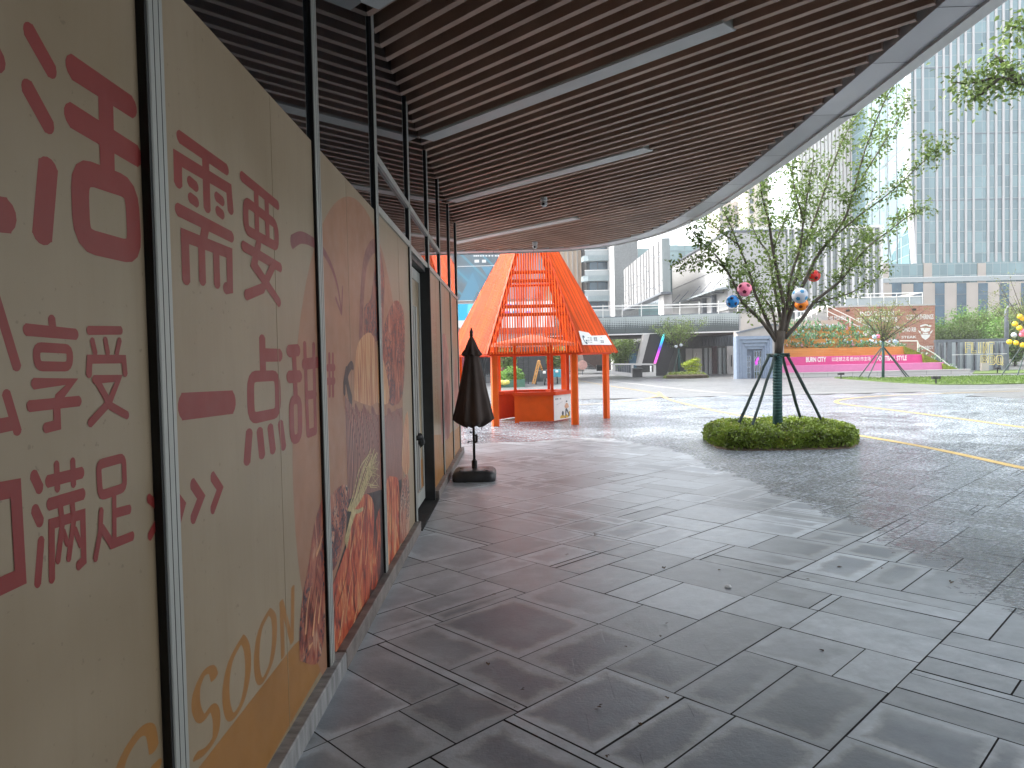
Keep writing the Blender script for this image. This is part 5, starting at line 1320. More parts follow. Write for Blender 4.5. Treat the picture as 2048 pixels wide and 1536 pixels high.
# lawn with garden lamps
gr = MB()
lawn = [G(x, y) for x, y in ((1668, 756.3), (1720, 760.5), (1790, 765.5), (1880, 769.5), (1960, 769.5), (2060, 767.5), (2200, 765), (2200, 751.5), (2060, 752), (1950, 753.2), (1850, 755.2), (1760, 757), (1700, 755.2))]
M_GRASS = leafmat('grass_blade', (.085, .15, .022), .45); M_LAWN = pm('lawn_ground', (.07, .115, .02), .95, var=.35, scale=2, bmp=.5)
gr.hexa([(p.x, p.y, -.01) for p in lawn], [(p.x, p.y, .05) for p in lawn])
up_l = [G(x, y) for x, y in ((1945, 748), (2060, 746.5), (2200, 745), (2200, 740), (2060, 740), (1950, 742))]
gr.hexa([(p.x, p.y, -.01) for p in up_l], [(p.x, p.y, .05) for p in up_l]); gr.build('lawn', M_LAWN, kind='structure')
rg = random.Random(2); mb = MB(); lp2 = [Vector((p.x, p.y)) for p in lawn]; xs = [p.x for p in lp2]; ys = [p.y for p in lp2]; cnt = 0
while cnt < 9000:
    x, y = rg.uniform(min(xs), min(max(xs), 60)), rg.uniform(min(ys), max(ys))
    if not inside(lp2, x, y): continue
    mb.tone = rg.random() * .7 + .3 * (noise.noise((x * .3, y * .3, 0)) * .5 + .5); mb.leaf((x, y, .04), rg.uniform(.06, .13), Vector((rg.uniform(-.6, .6), rg.uniform(-.6, .6), 1)), None, .5); cnt += 1
mb.build('grass', M_GRASS, kind='stuff')
for x, y0, y1, lab in ((1682, 746, 757.5, 'black two-headed garden lamp before the pink steps'), (1872, 753, 769, 'black two-headed garden lamp nearest on the lawn'), (1995, 735, 747, 'black garden lamp on the far lawn before the yellow letters'), (1965, 733, 742, 'small black garden lamp left of the far lawn lamp')):
    p = G(x, y1); o = T('garden_lamp', lab, 'garden lamp', p, 'garden lamps on the lawn'); h = U(x, y0, p.y).z; mb = MB(); mb.tube([p, (p.x, p.y, h - .06)], .045, 7); mb.build('stem', M_GASKET, o)
    for s_ in (-1, 1): mb = MB(); mb.bbox(p.x + s_ * .13 - .11, p.x + s_ * .13 + .11, p.y - .1, p.y + .1, h - .15, h + .02, .02); mb.build('lamp_head', M_GASKET, o)
# trees beyond: generic maker
def far_tree(name, label, base, h, crown_r, fork, nbr, dens, size, leafm, wrap=True, up=1.4, seed=1, trunk_r=.11, cat='tree', group=None, leaves_from=.2, spread=.3):
    rg = random.Random(seed); t = T(name, label, cat, base, group); B = Vector(base)
    mb = MB(); mb.tube([B - Vector((0, 0, .03)), B + Vector((.03, 0, fork * .6)), B + Vector((0, 0, fork))], [trunk_r, trunk_r * .9, trunk_r * .8], 10); mb.build('trunk', M_WRAP if wrap else M_BARK, t, smooth=True)
    lv = MB(); bm = MB()
    for k in range(nbr):
        a = 2 * PI * (k + rg.uniform(-.3, .3)) / nbr; rr = crown_r * rg.uniform(.35, 1); top = B + Vector((math.cos(a) * rr, math.sin(a) * rr, fork + (h - fork) * rg.uniform(.62, 1) * (1.05 - .35 * rr / crown_r)))
        mid = B + Vector((math.cos(a) * rr * .42, math.sin(a) * rr * .42, fork + (top.z - B.z - fork) * .42)) ; P = spline([B + Vector((0, 0, fork * .97)), mid, top], 4)
        bm.tube(P, [trunk_r * .5 * (1 - .85 * i / (len(P) - 1)) for i in range(len(P))], 6)
        leafy(lv, P, leaves_from, dens, spread, size, rg)
        for q in range(2):
            s0 = P[rg.randint(3, len(P) - 3)]; e = s0 + Vector((rg.uniform(-1, 1), rg.uniform(-1, 1), rg.uniform(.1, .9))).normalized() * crown_r * .45; bm.tube([s0, e], [trunk_r * .15, .008], 5); leafy(lv, [s0, s0.lerp(e, .5), e], .1, dens, spread * .8, size, rg)
    bm.build('limbs', M_BARK, t, smooth=True); lv.build('crown', leafm, t); return t
def staked(base, label, r, h, seed=0):
    o = T('tree_stakes', label, 'tree stakes', base); B = Vector(base)
    for a in (.4, 2.2, 3.9, 5.4): mb = MB(); mb.tube([B + Vector((math.cos(a) * r, math.sin(a) * r * .6, 0)), B + Vector((math.cos(a) * .1, math.sin(a) * .1, h))], .045, 7); mb.build('stake', M_STAKE, o)
M_LEAFY = leafmat('yellow_green_leaf', (.16, .19, .05), .4); M_LEAFP = leafmat('bright_green_leaf', (.14, .27, .05), .45)
p = G(1766, 757); far_tree('street_tree', 'thin upright staked tree on the lawn before the orange and pink steps', p, 6.3, 3.1, 2.9, 17, 6, .13, M_LEAFY, seed=4, spread=.28, leaves_from=.15); staked(p, 'four poles around the thin tree on the lawn', 2.3, 2.35)
mb = MB(); mb
for x, y, m, lab in ((1756, 673, 'pink_ball', 'pink toy football hung low in the thin lawn tree'), (1749, 674, 'pale_ball', 'white toy football beside the pink one in the thin lawn tree'), (1790, 683, 'pale_ball', 'white toy football alone at the right of the thin lawn tree')):
    c = U(x, y, p.y - .8); o = T('toy_football', lab, 'ball', c, 'toy footballs in the thin lawn tree'); mb = MB(); mb.ball(c, .17, 16, 10); mb.build('ball_skin', bpy.data.materials[m], o, smooth=True); mb = MB()
    for v in ico:
        n = Vector(v).normalized(); t1 = n.cross(Vector((.3, .2, .9))).normalized(); t2 = n.cross(t1); mb.poly([c + (n + (t1 * math.cos(2 * PI * k / 5) + t2 * math.sin(2 * PI * k / 5)) * .3).normalized() * .174 for k in range(5)])
    mb.build('pentagon_patches', bpy.data.materials['sky_patch' if m != 'pink_ball' else 'maroon_patch'], o)
p = G(1358, 754); far_tree('street_tree', 'small staked tree before the footbridge and the dark shops', p, 6.6, 2.7, 2.9, 16, 9, .16, M_LEAF, seed=9, spread=.3); staked(p, 'green poles tied around the small tree by the footbridge', 1.0, 2.4)
for x, y, lab in ((1352, 693, 'pale toy football in the small tree by the footbridge, left of its pair'), (1362, 690, 'pale toy football in the small tree by the footbridge, right of its pair')):
    c = U(x, y, p.y - .7); o = T('toy_football', lab, 'ball', c, 'toy footballs in the small far tree'); mb = MB(); mb.ball(c, .16, 14, 9); mb.build('ball_skin', bpy.data.materials['pale_ball'], o, smooth=True)
# topiary island
pc = G(1388, 755); hh2 = T('box_hedge', 'long low hedge at the foot of the small tree by the footbridge', 'hedge', G(1372, 757)); rg = random.Random(6); mb = MB(); q = G(1372, 756)
for _ in range(2600):
    a = rg.uniform(0, 2 * PI); r = math.sqrt(rg.random()); x = q.x + 2.1 * r * math.cos(a); y = q.y + 1.4 * r * math.sin(a); mb.tone = rg.random(); mb.leaf((x, y, rg.uniform(.05, .55 * (1 - r ** 6) + .08)), .13)
mb.build('foliage', M_LEAFD, hh2); mb = MB(); mb.lathe((q.x, q.y, 0), [(1.95, -.02), (1.95, .25), (1.6, .36)], 20); mb.build('twigs', bpy.data.materials['dark_twigs'], hh2)
tpz = T('topiary', 'cloud-pruned bright yellow green shrub on the far hedge island', 'topiary', pc); mb = MB(); mb.tube([(pc.x, pc.y, .2), (pc.x - .2, pc.y, 1), (pc.x + .3, pc.y, 2.3)], [.09, .07, .04], 7); mb.build('trunk', M_BARK, tpz)
M_TOP = leafmat('topiary_leaf', (.32, .40, .03), .4)
for x, y, r in ((1391, 720.5, .32), (1382, 725, .36), (1374, 729.5, .4), (1393, 730, .34), (1391, 738.5, .34), (1379, 737, .32), (1385, 744, .4)):
    c = U(x, y, pc.y); mb = MB(); mb.tone = .3; mb.ball(c, r * .75, 10, 7, (1.3, 1.1, .6))
    for _ in range(190):
        n = Vector((rg.gauss(0, 1), rg.gauss(0, 1), rg.gauss(.25, 1))).normalized(); mb.tone = rg.random(); mb.leaf(c + Vector((n.x * r * 1.3, n.y * r * 1.1, n.z * r * .6)), .11, n + Vector((rg.uniform(-1, 1), rg.uniform(-1, 1), rg.uniform(-1, 1))))
    mb.build('foliage_cloud', M_TOP, tpz)
# pergola with FLINT BBQ
M_PER = pm('pergola_steel', (.115, .13, .15), .5, .3)
pg = T('pergola', 'dark steel pergola enclosing glass doors, with outlined yellow letters FLINT BBQ', 'pergola', (45, 68, 0))
mb = MB(); pb(mb, 1871, 678, 2018, 684, 67.5, .3); mb.build('beam', M_PER, pg)
mb = MB(); pb(mb, 1871, 678.5, 2018, 683.5, 72.5, .3); mb.build('beam', M_PER, pg)
for x, w_ in ((1872, 5), (1895, 9), (1915, 5), (2009, 9)):
    mb = MB(); pb(mb, x, 684, x + w_, 743, 67.52, .28, True); mb.build('post', M_PER, pg)
mb = MB(); pb(mb, 1874, 684, 2014, 741, 72.2, .1, True); mb.build('glass_wall', M_CLEAR, pg)
for x in (1885, 1930, 1950, 1970, 1990, 2000): mb = MB(); pb(mb, x, 684, x + 3, 741, 71.9, .2, True); mb.build('mullion', M_PER, pg)
mb = MB(); pb(mb, 1905, 708, 2014, 709, 67.4, .08); mb.build('sign_rail', M_WPAINT, pg)
M_YLET = pm('pale_yellow_letter', (.62, .52, .2), .5)
def outl(body, x0, y0, x1, y1, Y):
    """outlined capitals as tubes"""
    L = {'F': [[(0, 0), (0, 1), (1, 1), (1, .82), (.28, .82), (.28, .6), (.8, .6), (.8, .42), (.28, .42), (.28, 0), (0, 0)]], 'L': [[(0, 0), (0, 1), (.28, 1), (.28, .2), (1, .2), (1, 0), (0, 0)]], 'I': [[(.3, 0), (.3, 1), (.7, 1), (.7, 0), (.3, 0)]],
         'N': [[(0, 0), (0, 1), (.3, 1), (.72, .35), (.72, 1), (1, 1), (1, 0), (.7, 0), (.28, .62), (.28, 0), (0, 0)]], 'T': [[(.36, 0), (.36, .82), (0, .82), (0, 1), (1, 1), (1, .82), (.64, .82), (.64, 0), (.36, 0)]],
         'B': [[(0, 0), (0, 1), (.75, 1), (.95, .85), (.95, .62), (.8, .52), (1, .4), (1, .15), (.8, 0), (0, 0)], [(.28, .6), (.28, .82), (.65, .82), (.65, .6), (.28, .6)], [(.28, .2), (.28, .42), (.68, .42), (.68, .2), (.28, .2)]],
         'Q': [[(.2, 0), (0, .25), (0, .75), (.2, 1), (.8, 1), (1, .75), (1, .25), (.8, 0), (.2, 0)], [(.3, .25), (.28, .72), (.7, .75), (.72, .25), (.3, .25)], [(.55, .2), (.95, -.12), (1.08, .0), (.75, .3)]]}
    n = len(body)
    for i, ch in enumerate(body):
        mb = MB(); a = x0 + (x1 - x0) * i / n; b = x0 + (x1 - x0) * (i + .84) / n
        for P in L[ch]: mb.tube([U(a + (b - a) * u, y1 + (y0 - y1) * v, Y) for u, v in P], .035, 5)
        mb.build('letter', M_YLET, pg)
outl('FLINT', 1931, 684.5, 1990, 706, 67.3); outl('BBQ', 1962, 711, 2008, 729, 67.3)
mb = MB(); pb(mb, 1964, 726, 1978, 742, 67.1, .3, True); tag(mb.build('notice_board', M_STONE), 'small pale board standing under the yellow BBQ letters', 'board')
# greenery and lamp post on the right
lam = T('lamp_post', 'grey lamp post with a curved arm rising behind the pergola', 'lamp post', (48, 74, 0)); b0 = U(2013, 742, 74); mb = MB()
mb.tube([(b0.x, 74, -.02)] + [tuple(U(x, y, 74)) for x, y in ((2013, 640), (2013, 622), (2016, 614), (2026, 609))], [.22, .2, .18, .12, .08], 9); mb.build('mast', M_STEELG, lam, smooth=True)
mb = MB(); mb.tube([U(2023, 610, 74), U(2034, 608, 74)], [.14, .1], 8); mb.build('lamp_head', M_STEELG, lam)
bush = [(1885, 745, 98, 7.4, 3.2, 'slim pale tree beside the right end of the brick wall', 11), (1912, 745, 92, 6.2, 3.2, 'rounded green tree behind the left of the pergola', 12), (1955, 745, 96, 8.4, 4.6, 'broad bright green tree above the pergola letters', 13), (1990, 745, 94, 9.2, 4.4, 'tallest round tree behind the lamp post', 14), (2030, 745, 88, 7.0, 3.6, 'green tree at the right edge behind the yellow balls', 15), (2075, 745, 84, 7.5, 4, 'green tree just past the right edge', 16)]
for x, y, Y, h, r, lab, sd_ in bush:
    b = U(x, y, Y); far_tree('broadleaf_tree', lab, (b.x, Y, 0), h, r, 1.1, 26, 14, .30, M_LEAFP if sd_ % 2 else M_LEAF, wrap=False, seed=sd_, trunk_r=.16, group='round trees behind the pergola', leaves_from=.05, spread=.75)
p = G(2062, 752); far_tree('street_tree', 'bare staked tree hung with yellow balls at the right edge', p, 8.3, 3.8, 2.9, 14, 4, .14, M_LEAFY, wrap=False, seed=22, spread=.3); staked(p, 'brown poles propping the tree at the right edge', 2.4, 3)
M_YB = pm('yellow_ball', (.78, .50, .02), .35, var=.06)
for i, (x, y) in enumerate(((2040, 633), (2030, 648), (2039, 656), (2019, 684), (2032, 686), (2045, 690), (2046, 637), (2028, 670), (2046, 663), (2044, 669))):
    m = M_YB if i < 7 else bpy.data.materials['pale_ball' if i == 7 else 'pink_ball']; c = U(x, y, p.y - 1.0 - .2 * (i % 3)); lab = 'yellow ball hung in the tree at the right edge' if i < 7 else ('white ball hung among the yellow ones' if i == 7 else 'pink ball hung among the yellow ones')
    o = T('hanging_ball', lab, 'ball', c, 'balls hung in the tree at the right edge' if i < 7 else ('white ball in that tree' if i == 7 else 'pink balls in that tree')); mb = MB(); mb.ball(c, .19, 14, 9); mb.build('ball_skin', m, o, smooth=True); mb = MB(); mb.tube([c + Vector((0, 0, .18)), c + Vector((0, 0, .55))], .012, 4); mb.build('string', M_GASKET, o)
# ------------------------------------------------------------------ buildings behind
M_FIN = pm('pale_fin', (.66, .65, .64), .5, var=.05); M_WHITE = pm('white_render', (.36, .36, .357), .6, var=.04)
M_BEIGE = pm('beige_stone', (.42, .375, .33), .7, var=.07, scale=.3)
# grey glass hall with white fins
hall = T('glass_hall', 'wide grey glass hall with white vertical fins behind the nearest tree', 'building', (35, 96, 0))
HY = 95
M_HG = glassfacade('hall_glass', (.13, .165, .165), (.20, .235, .235), (.10, .12, .12), 2.1, 4.6, .03, .2, fvar=.5)
a, c, z0, z1 = fr(1455, 459, 1764, 640, HY)
mb = MB(); mb.box(a, c, HY, HY + 22, -.02, z1); mb.build('glass_wall', M_HG, hall)
mb = MB(); mb.box(a - .1, c + .1, HY - .3, HY + .4, z1, z1 + .35); mb.build('roof_edge', M_FIN, hall)
for x in (1459, 1474, 1488, 1503, 1517, 1532, 1547, 1561, 1576, 1590, 1605, 1619, 1634, 1648, 1662, 1676, 1690, 1703, 1717, 1732, 1746, 1760):
    X = U(x, 560, HY).x; wd = .32 if (x // 14) % 2 else .18; mb = MB(); mb.box(X - wd / 2, X + wd / 2, HY - (.5 if wd > .2 else .3), HY, 2, z1 - .02); mb.build('fin', M_FIN, hall)
# white stair block on the left of the hall: its long side faces left, its roof edge climbs towards us
wb = T('white_stair_block', 'plain white stair block with a glass canopy, left of the grey glass hall', 'building', (24, 92, 0))
XW = 24.2
mb = MB(); mb.box(XW, XW + 6.5, 95.02, 107, 1.5, 15.7); mb.box(XW, XW + 6.5, 79.5, 95, 7.2, 15.7); mb.build('wall', M_WHITE, wb)
mb = MB(); mb.box(XW - .15, XW + 6.6, 79.4, 107.1, 15.7, 15.95); mb.build('roof_edge', M_STEELG, wb)
mb = MB(); mb.box(XW - .03, XW, 79.5, 107, 12.1, 12.16); mb.build('seam', M_STEELG, wb)
mb = MB(); mb.box(XW + .2, XW + 6, 80, 95, -.02, 7.2); mb.build('lower_wall', M_WHITE, wb)
mb = MB(); mb.hexa([(XW - 1.6, 79, 9.3), (XW, 79, 9.5), (XW, 104, 9.5), (XW - 1.6, 104, 9.3)], [(XW - 1.6, 79, 9.5), (XW, 79, 9.75), (XW, 104, 9.75), (XW - 1.6, 104, 9.5)]); mb.build('glass_awning', M_CLEAR, wb)
for y in (81, 86, 91, 97, 102): mb = MB(); mb.box(XW - 1.5, XW, y, y + .12, 9.15, 9.3); mb.tube([(XW - 1.4, y, 9.5), (XW - .02, y, 11.0)], .05, 5); mb.build('awning_bracket', M_STEELG, wb)
for y in (84, 88.2): mb = MB(); mb.box(XW - .5, XW + .2, y, y + .5, 4, 9.2); mb.build('column', M_STEELG, wb)
# louvre block: long pale side of vertical fins running away from us
lb = T('louvre_block', 'pale upper storey of dense vertical louvres left of the white stair block', 'building', (20, 105, 0))
XL = 19.4
M_LDARK = pm('louvre_shadow_gap', (.05, .052, .055), .6)
mb = MB(); mb.box(XL, XL + 1.0, 91.2, 122, 10.4, 17.2); mb.build('wall', M_LDARK, lb)
mb = MB(); mb.box(XL, XL + 1.0, 91, 91.2, 10.4, 17.2); mb.build('glass_end', M_HG, lb)
mb = MB()
rg = random.Random(12)
y = 91.1
while y < 121.8:
    w_ = rg.choice((1.0, 1.5, 2.2)); mb.box(XL - .02, XL, y, min(122, y + w_), 10.3, 17.15); y += w_ + rg.choice((.7, 1.0, 1.2))
mb.build('louvres', pm('bright_louvre', (.25, .25, .248), .45, var=.05), lb)
mb = MB()
y = 91.2
while y < 121.5:
    z = rg.uniform(11, 16); mb.box(XL - .06, XL - .021, y, y + .7, z, z + .12); z2_ = rg.uniform(11, 16); mb.box(XL - .06, XL - .021, y + .3, y + 1.2, z2_, z2_ + .12); y += .9
mb.build('cross_bars', M_STEELG, lb)
mb = MB(); mb.box(XL - .3, XL + 1.1, 90.8, 122.2, 10.1, 10.35); mb.build('soffit', M_STEELG, lb)
mb = MB(); mb.box(XL + .3, XL + 1.4, 92, 95, 1.0, 10.1); mb.build('column', M_STONE2, lb)
M_GB = glassfacade('teal_glass', (.16, .25, .25), (.23, .34, .35), (.12, .16, .16), 3.2, 3.6, .06, .12, fvar=.5)
mb = MB(); a, c, z0, z1 = fr(1326, 491, 1402, 592, 108); mb.box(a, c + 3, 108, 125, z0, z1); mb.build('glass_corner', M_GB, lb)
mb = MB(); mb.box(a, a + 2.2, 107.4, 108, z0 - .5, z1); mb.build('corner_bay', M_GB, lb)
# grey fin wall and balcony block further left
gf = T('grey_fin_building', 'grey building of fine vertical ribs behind the louvre block', 'building', (20, 135, 0))
mb = MB(); a, c, z0, z1 = fr(1229, 494, 1277, 700, 132); mb.box(a, c, 132, 150, -.02, z1 + 6); mb.build('wall', M_STONE2, gf)
mb = MB(); n = 22
for i in range(n): x = a + (c - a) * i / n; mb.box(x, x + .12, 131.6, 132, 4, z1 + 6)
mb.build('ribs', pm('grey_rib', (.30, .31, .31), .5), gf)
mb = MB(); mb.box(c, c + 4.5, 136, 150, 10, U(1290, 497, 136).z); mb.build('rear_wing', M_GB, gf)
bb = T('balcony_building', 'office block with curved grey balconies behind the kiosk', 'building', (16, 140, 0))
mb = MB(); a, c, z0, z1 = fr(1163, 500, 1231, 700, 140); mb.box(a + 1.2, c, 141.5, 155, -.02, z1 + 8); mb.build('wall', M_GREYFR, bb)
M_BLUEW = pm('blue_window_glass', (.045, .10, .145), .1, var=.3, scale=.4)
M_BALC = pm('balcony_metal', (.22, .275, .29), .5, var=.08)
for k, y in enumerate((427, 467.5, 508, 548.5, 589, 629.5)):
    mb = MB(); x0, x1, w0, w1 = fr(1179, y + 15, 1229, y + 39, 140.8)
    for i in range(3): mb.box(x0 + (x1 - x0) * i / 3 + .06, x0 + (x1 - x0) * (i + 1) / 3 - .06, 140.9, 141.5, w0, w1)
    mb.build('window', M_BLUEW, bb)
    mb = MB(); x0, x1, w0, w1 = fr(1165, y + 2, 1231, y + 13, 139)
    P = [(x0, 141.5), (x0 + .25, 139.9), (x0 + 1.1, 139.1), (x1, 139)]; mb.hexa([(x, y_, w0) for x, y_ in P] + [(x1, 141.4, w0)], [(x, y_, w1) for x, y_ in P] + [(x1, 141.4, w1)]); bl = mb.build('balcony', M_BALC, bb)
    mb = MB(); mb.box(x0 + .5, x1, 139.1, 139.15, w1, w1 + .95); mb.build('glass_rail', M_CLEAR, bl); mb = MB(); mb.box(x0 + .4, x1, 139.05, 139.2, w1 + .95, w1 + 1.07); mb.build('handrail', M_WPAINT, bl)
bs = T('beige_slab_building', 'beige ribbed tower slab right of the kiosk spire', 'building', (12, 150, 0))
mb = MB(); a, c, z0, z1 = fr(1128, 505, 1164, 700, 148); mb.box(a - 6, c, 148, 165, -.02, z1 + 14); mb.build('wall', pm('tan_stone', (.50, .38, .27), .7, var=.06), bs)
mb = MB()
for i in range(9): x = a - 5 + (c - a + 5) * i / 9; mb.box(x, x + .25, 147.7, 148, 3, z1 + 14)
mb.build('ribs', M_BEIGE, bs)
# residential towers
M_WIN = pm('small_dark_window', (.12, .14, .16), .25, var=.3)
for (x0, x1, ytop, Y, m, lab, sd_) in ((1440, 1478, 405, 235, M_BEIGE, 'pale apartment tower with a stepped top at the left of the tree crown', 1), (1476, 1502, 320, 260, pm('cool_grey_render', (.45, .47, .5), .7, var=.04), 'narrow grey apartment tower between two beige ones', 2), (1496, 1566, 300, 225, pm('cream_render', (.62, .54, .46), .7, var=.04), 'cream apartment tower with stacked bays behind the tree crown', 3)):
    o = T('apartment_tower', lab, 'building', U((x0 + x1) / 2, 700, Y), 'apartment towers behind the glass hall'); mb = MB(); a, c, z0, z1 = fr(x0, ytop, x1, 700, Y); mb.box(a, c, Y, Y + 15, -.02, z1)
    mb.box(a + (c - a) * .2, a + (c - a) * .7, Y + 1, Y + 10, z1, z1 + 3); w_ = c - a
    for k in (.22, .62): mb.box(a + w_ * k, a + w_ * (k + .12), Y - .8, Y, 0, z1 - 1)
    mb.build('wall', m, o)
    z = 22; cnt = 0
    while z < z1 - 2 and cnt < 96:
        for k in (.06, .4, .82):
            m_ = MB(); m_.box(a + w_ * k, a + w_ * (k + .11), Y - .06, Y, z, z + 1.5); m_.build('window', M_WIN, o); cnt += 1
        z += 3.1
# big tower on the right
tw = T('office_tower', 'huge glass office tower with pale vertical fins on a stone podium at the right', 'building', (75, 140, 0))
TWY = 130
M_TFIN = pm('tower_fin', (.46, .455, .45), .5, var=.05)
M_TG = glassfacade('tower_glass', (.045, .105, .125), (.15, .26, .28), (.2, .25, .26), 1.37, 1.98, .06, .12, fvar=.35)
a, c, z0, z1 = fr(1818, 300, 2260, 545, TWY); c = 150; zb0 = U(1900, 533, TWY).z; ZT = 118
LX0 = U(1730, 450, 158).x + .3
mb = MB(); PL = [(a, TWY), (c, TWY), (c, TWY + 40), (LX0, TWY + 40), (LX0, 158.2)]; mb.hexa([(x, y, zb0) for x, y in PL], [(x, y, ZT) for x, y in PL]); mb.build('curtain_wall', M_TG, tw)
fx = [1830, 1845.5, 1873, 1887, 1901, 1916, 1930.5, 1946, 1975, 1991, 2005.5, 2021, 2037.6]
for x in fx + [2052, 2067, 2096, 2111]:
    X = U(x, 400, TWY).x; mb = MB(); mb.box(X - .17, X + .17, TWY - .25, TWY, zb0, ZT); mb.build('fin', M_TFIN, tw)
for k in range(8): zz = zb0 + 11.9 * k; mb = MB(); mb.box(a, c, TWY - .08, TWY, zz, zz + .12); mb.build('floor_joint', M_STEELG, tw)
# slanted edge and the chamfered left face
e0, e1, e2 = U(1826, 533, TWY), U(1815, 365, TWY), U(1815, -500, TWY)
mb = MB(); P = [e0, e1, Vector((e1.x, TWY, ZT))]
for p, q in ((e0, e1), (e1, P[2])): mb.bar(p + Vector((0, -.3, 0)), q + Vector((0, -.3, 0)), .75, .6, up=(0, 1, 0))
mb.build('corner_edge', M_FIN, tw)
M_TG2 = glassfacade('tower_side_glass', (.16, .25, .275), (.26, .35, .37), (.06, .09, .1), 3.1, 3.95, .1, .22, spec=.35, fvar=.3)
L0 = U(1730, 450, 158).x
mb = MB(); p0 = Vector((e0.x - .2, TWY, zb0)); p1 = Vector((e1.x - .2, TWY, e1.z)); p2 = Vector((e1.x - .2, TWY, ZT)); q0 = Vector((L0, 158, zb0)); q2 = Vector((L0, 158, ZT))
mb.add([p0, p1, p2, q2, q0], [(0, 1, 2, 3, 4)]); mb.build('side_curtain_wall', M_TG2, tw)
for zz, th in ((zb0 + .1, .5), (zb0 + 3.6, .45), (zb0 + 9.2, .5), (zb0 + 11.4, .4), (zb0 + 16.5, .5), (zb0 + 21.5, .4), (zb0 + 24.5, .4), (zb0 + 31, .35), (zb0 + 44, .2), (zb0 + 47, .2), (zb0 + 57, .2)):
    mb = MB(); f_ = (zz - zb0) / (e1.z - zb0); xe = e0.x + (e1.x - e0.x) * min(1, f_) - .2; mb.hexa([(xe, TWY - .3, zz), (L0, 157.7, zz), (L0, 158, zz), (xe, TWY, zz)], [(xe, TWY - .3, zz + th), (L0, 157.7, zz + th), (L0, 158, zz + th), (xe, TWY, zz + th)]); mb.build('white_band', M_WPAINT, tw)
for k in range(1, 5):
    f_ = k / 5; xa = (e1.x - .2) * (1 - f_) + L0 * f_; ya = TWY * (1 - f_) + 158 * f_; mb = MB(); mb.box(xa - .14, xa + .02, ya - .25, ya - .02, zb0, ZT); mb.build('side_mullion', M_STEELG, tw)
for k in range(26):
    zz = zb0 + 60 + 1.975 * k; mb = MB(); mb.hexa([(e1.x - .2, TWY - .12, zz), (L0, 157.88, zz), (L0, 158, zz), (e1.x - .2, TWY, zz)], [(e1.x - .2, TWY - .12, zz + .14), (L0, 157.88, zz + .14), (L0, 158, zz + .14), (e1.x - .2, TWY, zz + .14)]); mb.build('side_transom', M_STEELG, tw)
# podium
PY = 128; a, c, z0, z1 = fr(1764, 563, 2300, 640, PY); c = 150
mb = MB(); mb.box(a, c, PY, PY + 44, -.02, z1); mb.build('podium', M_BEIGE, tw)
mb = MB(); b0, b1, w0, w1 = fr(1766, 536, 2300, 552, PY + 1.2); mb.box(b0, 150, PY + 1.2, PY + 40, z1, w1 + 1.2); mb.build('recessed_glazing', M_TG, tw)
for x in (1762, 1848, 1956, 2056): m_ = MB(); X0_, X1_, w0, w1 = fr(x, 536, x + 16, 552, PY + 1); m_.box(X0_, X1_, PY + 1, PY + 1.4, z1, w1 + .9); m_.build('pier', M_BEIGE, tw)
mb = MB(); X0_, X1_, w0, w1 = fr(1764, 551, 2300, 560, PY); mb.box(X0_, 150, PY + .1, PY + .16, w0, w1); mb.build('terrace_glass_rail', M_CLEAR, tw); mb = MB(); mb.box(X0_, 150, PY + .08, PY + .2, w1, w1 + .1); mb.build('terrace_handrail', M_WPAINT, tw)
for x in (1784, 1827, 1870, 1913.5, 1956.5, 1999, 2042):
    mb = MB(); X0_, X1_, w0, w1 = fr(x, 566, x + 19, 640, PY); mb.box(X0_, X1_, PY - .05, PY + .3, 3, w1); wn = mb.build('window', M_BLUEW, tw); mb = MB()
    for k in range(5): zz = 4 + (w1 - 4) * k / 5; mb.box(X0_, X1_, PY - .1, PY - .05, zz, zz + .12)
    mb.build('glazing_bars', M_STEELG, wn)
# ribbed tower left of it
rt = T('ribbed_tower', 'pale tower of close vertical ribs left of the big glass tower', 'building', (70, 172, 0))
RY = 165; a, c, z0, z1 = fr(1600, 300, 1740, 640, RY); mb = MB(); mb.box(a, c, RY, RY + 20, -.02, 108); mb.build('wall', glassfacade('ribbed_tower_glass', (.25, .30, .33), (.36, .41, .44), (.3, .32, .34), 3.4, 3.6, .05, .15), rt)
for i in range(20): X = a + (c - a) * i / 19; mb = MB(); mb.box(X - .3, X + .3, RY - .6, RY, 15, 108); mb.build('rib', pm('warm_white_rib', (.66, .61, .585), .6, var=.04) if i == 0 else bpy.data.materials['warm_white_rib'], rt)
# ------------------------------------------------------------------ behind the kiosk: mall front with screens
ml = T('screen_mall', 'mall front with large coloured screens behind the kiosk', 'building', (-5, 66, 0))
MY = 64
mb = MB(); a, c, z0, z1 = fr(600, 480, 1090, 700, MY); mb.box(a - 10, c, MY, MY + 20, 3.6, 16); mb.build('wall', pm('mall_cladding', (.42, .36, .34), .6, var=.1), ml)
mb = MB(); mb.box(a - 10, c, MY + 1, MY + 20, -.02, 3.6); mb.build('ground_floor', M_GREYFR, ml)
def screenmat():
    m, t, b = mk('slate_blue_screen'); v = coords(t, (1, 1, 1)); n = nz(t, v, .35, 2)
    wv = nd(t, 'TexWave', wave_type='BANDS', bands_direction='DIAGONAL'); wv.inputs['Scale'].default_value = .35; wv.inputs['Distortion'].default_value = 0; t.links.new(v, wv.inputs['Vector'])
    col = rmp(t, n, [(.35, (.085, .125, .165)), (.5, (.14, .19, .23)), (.65, (.09, .24, .36))]); col = mixc(t, mth(t, 'MULTIPLY', rmp(t, wv.outputs['Fac'], [(.93, 0), (.97, 1)]), .5), col, (.1, .42, .58))
    t.links.new(col, b.inputs['Emission Color']); b.inputs['Emission Strength'].default_value = .24; b.inputs['Base Color'].default_value = (.02, .02, .02, 1); return m
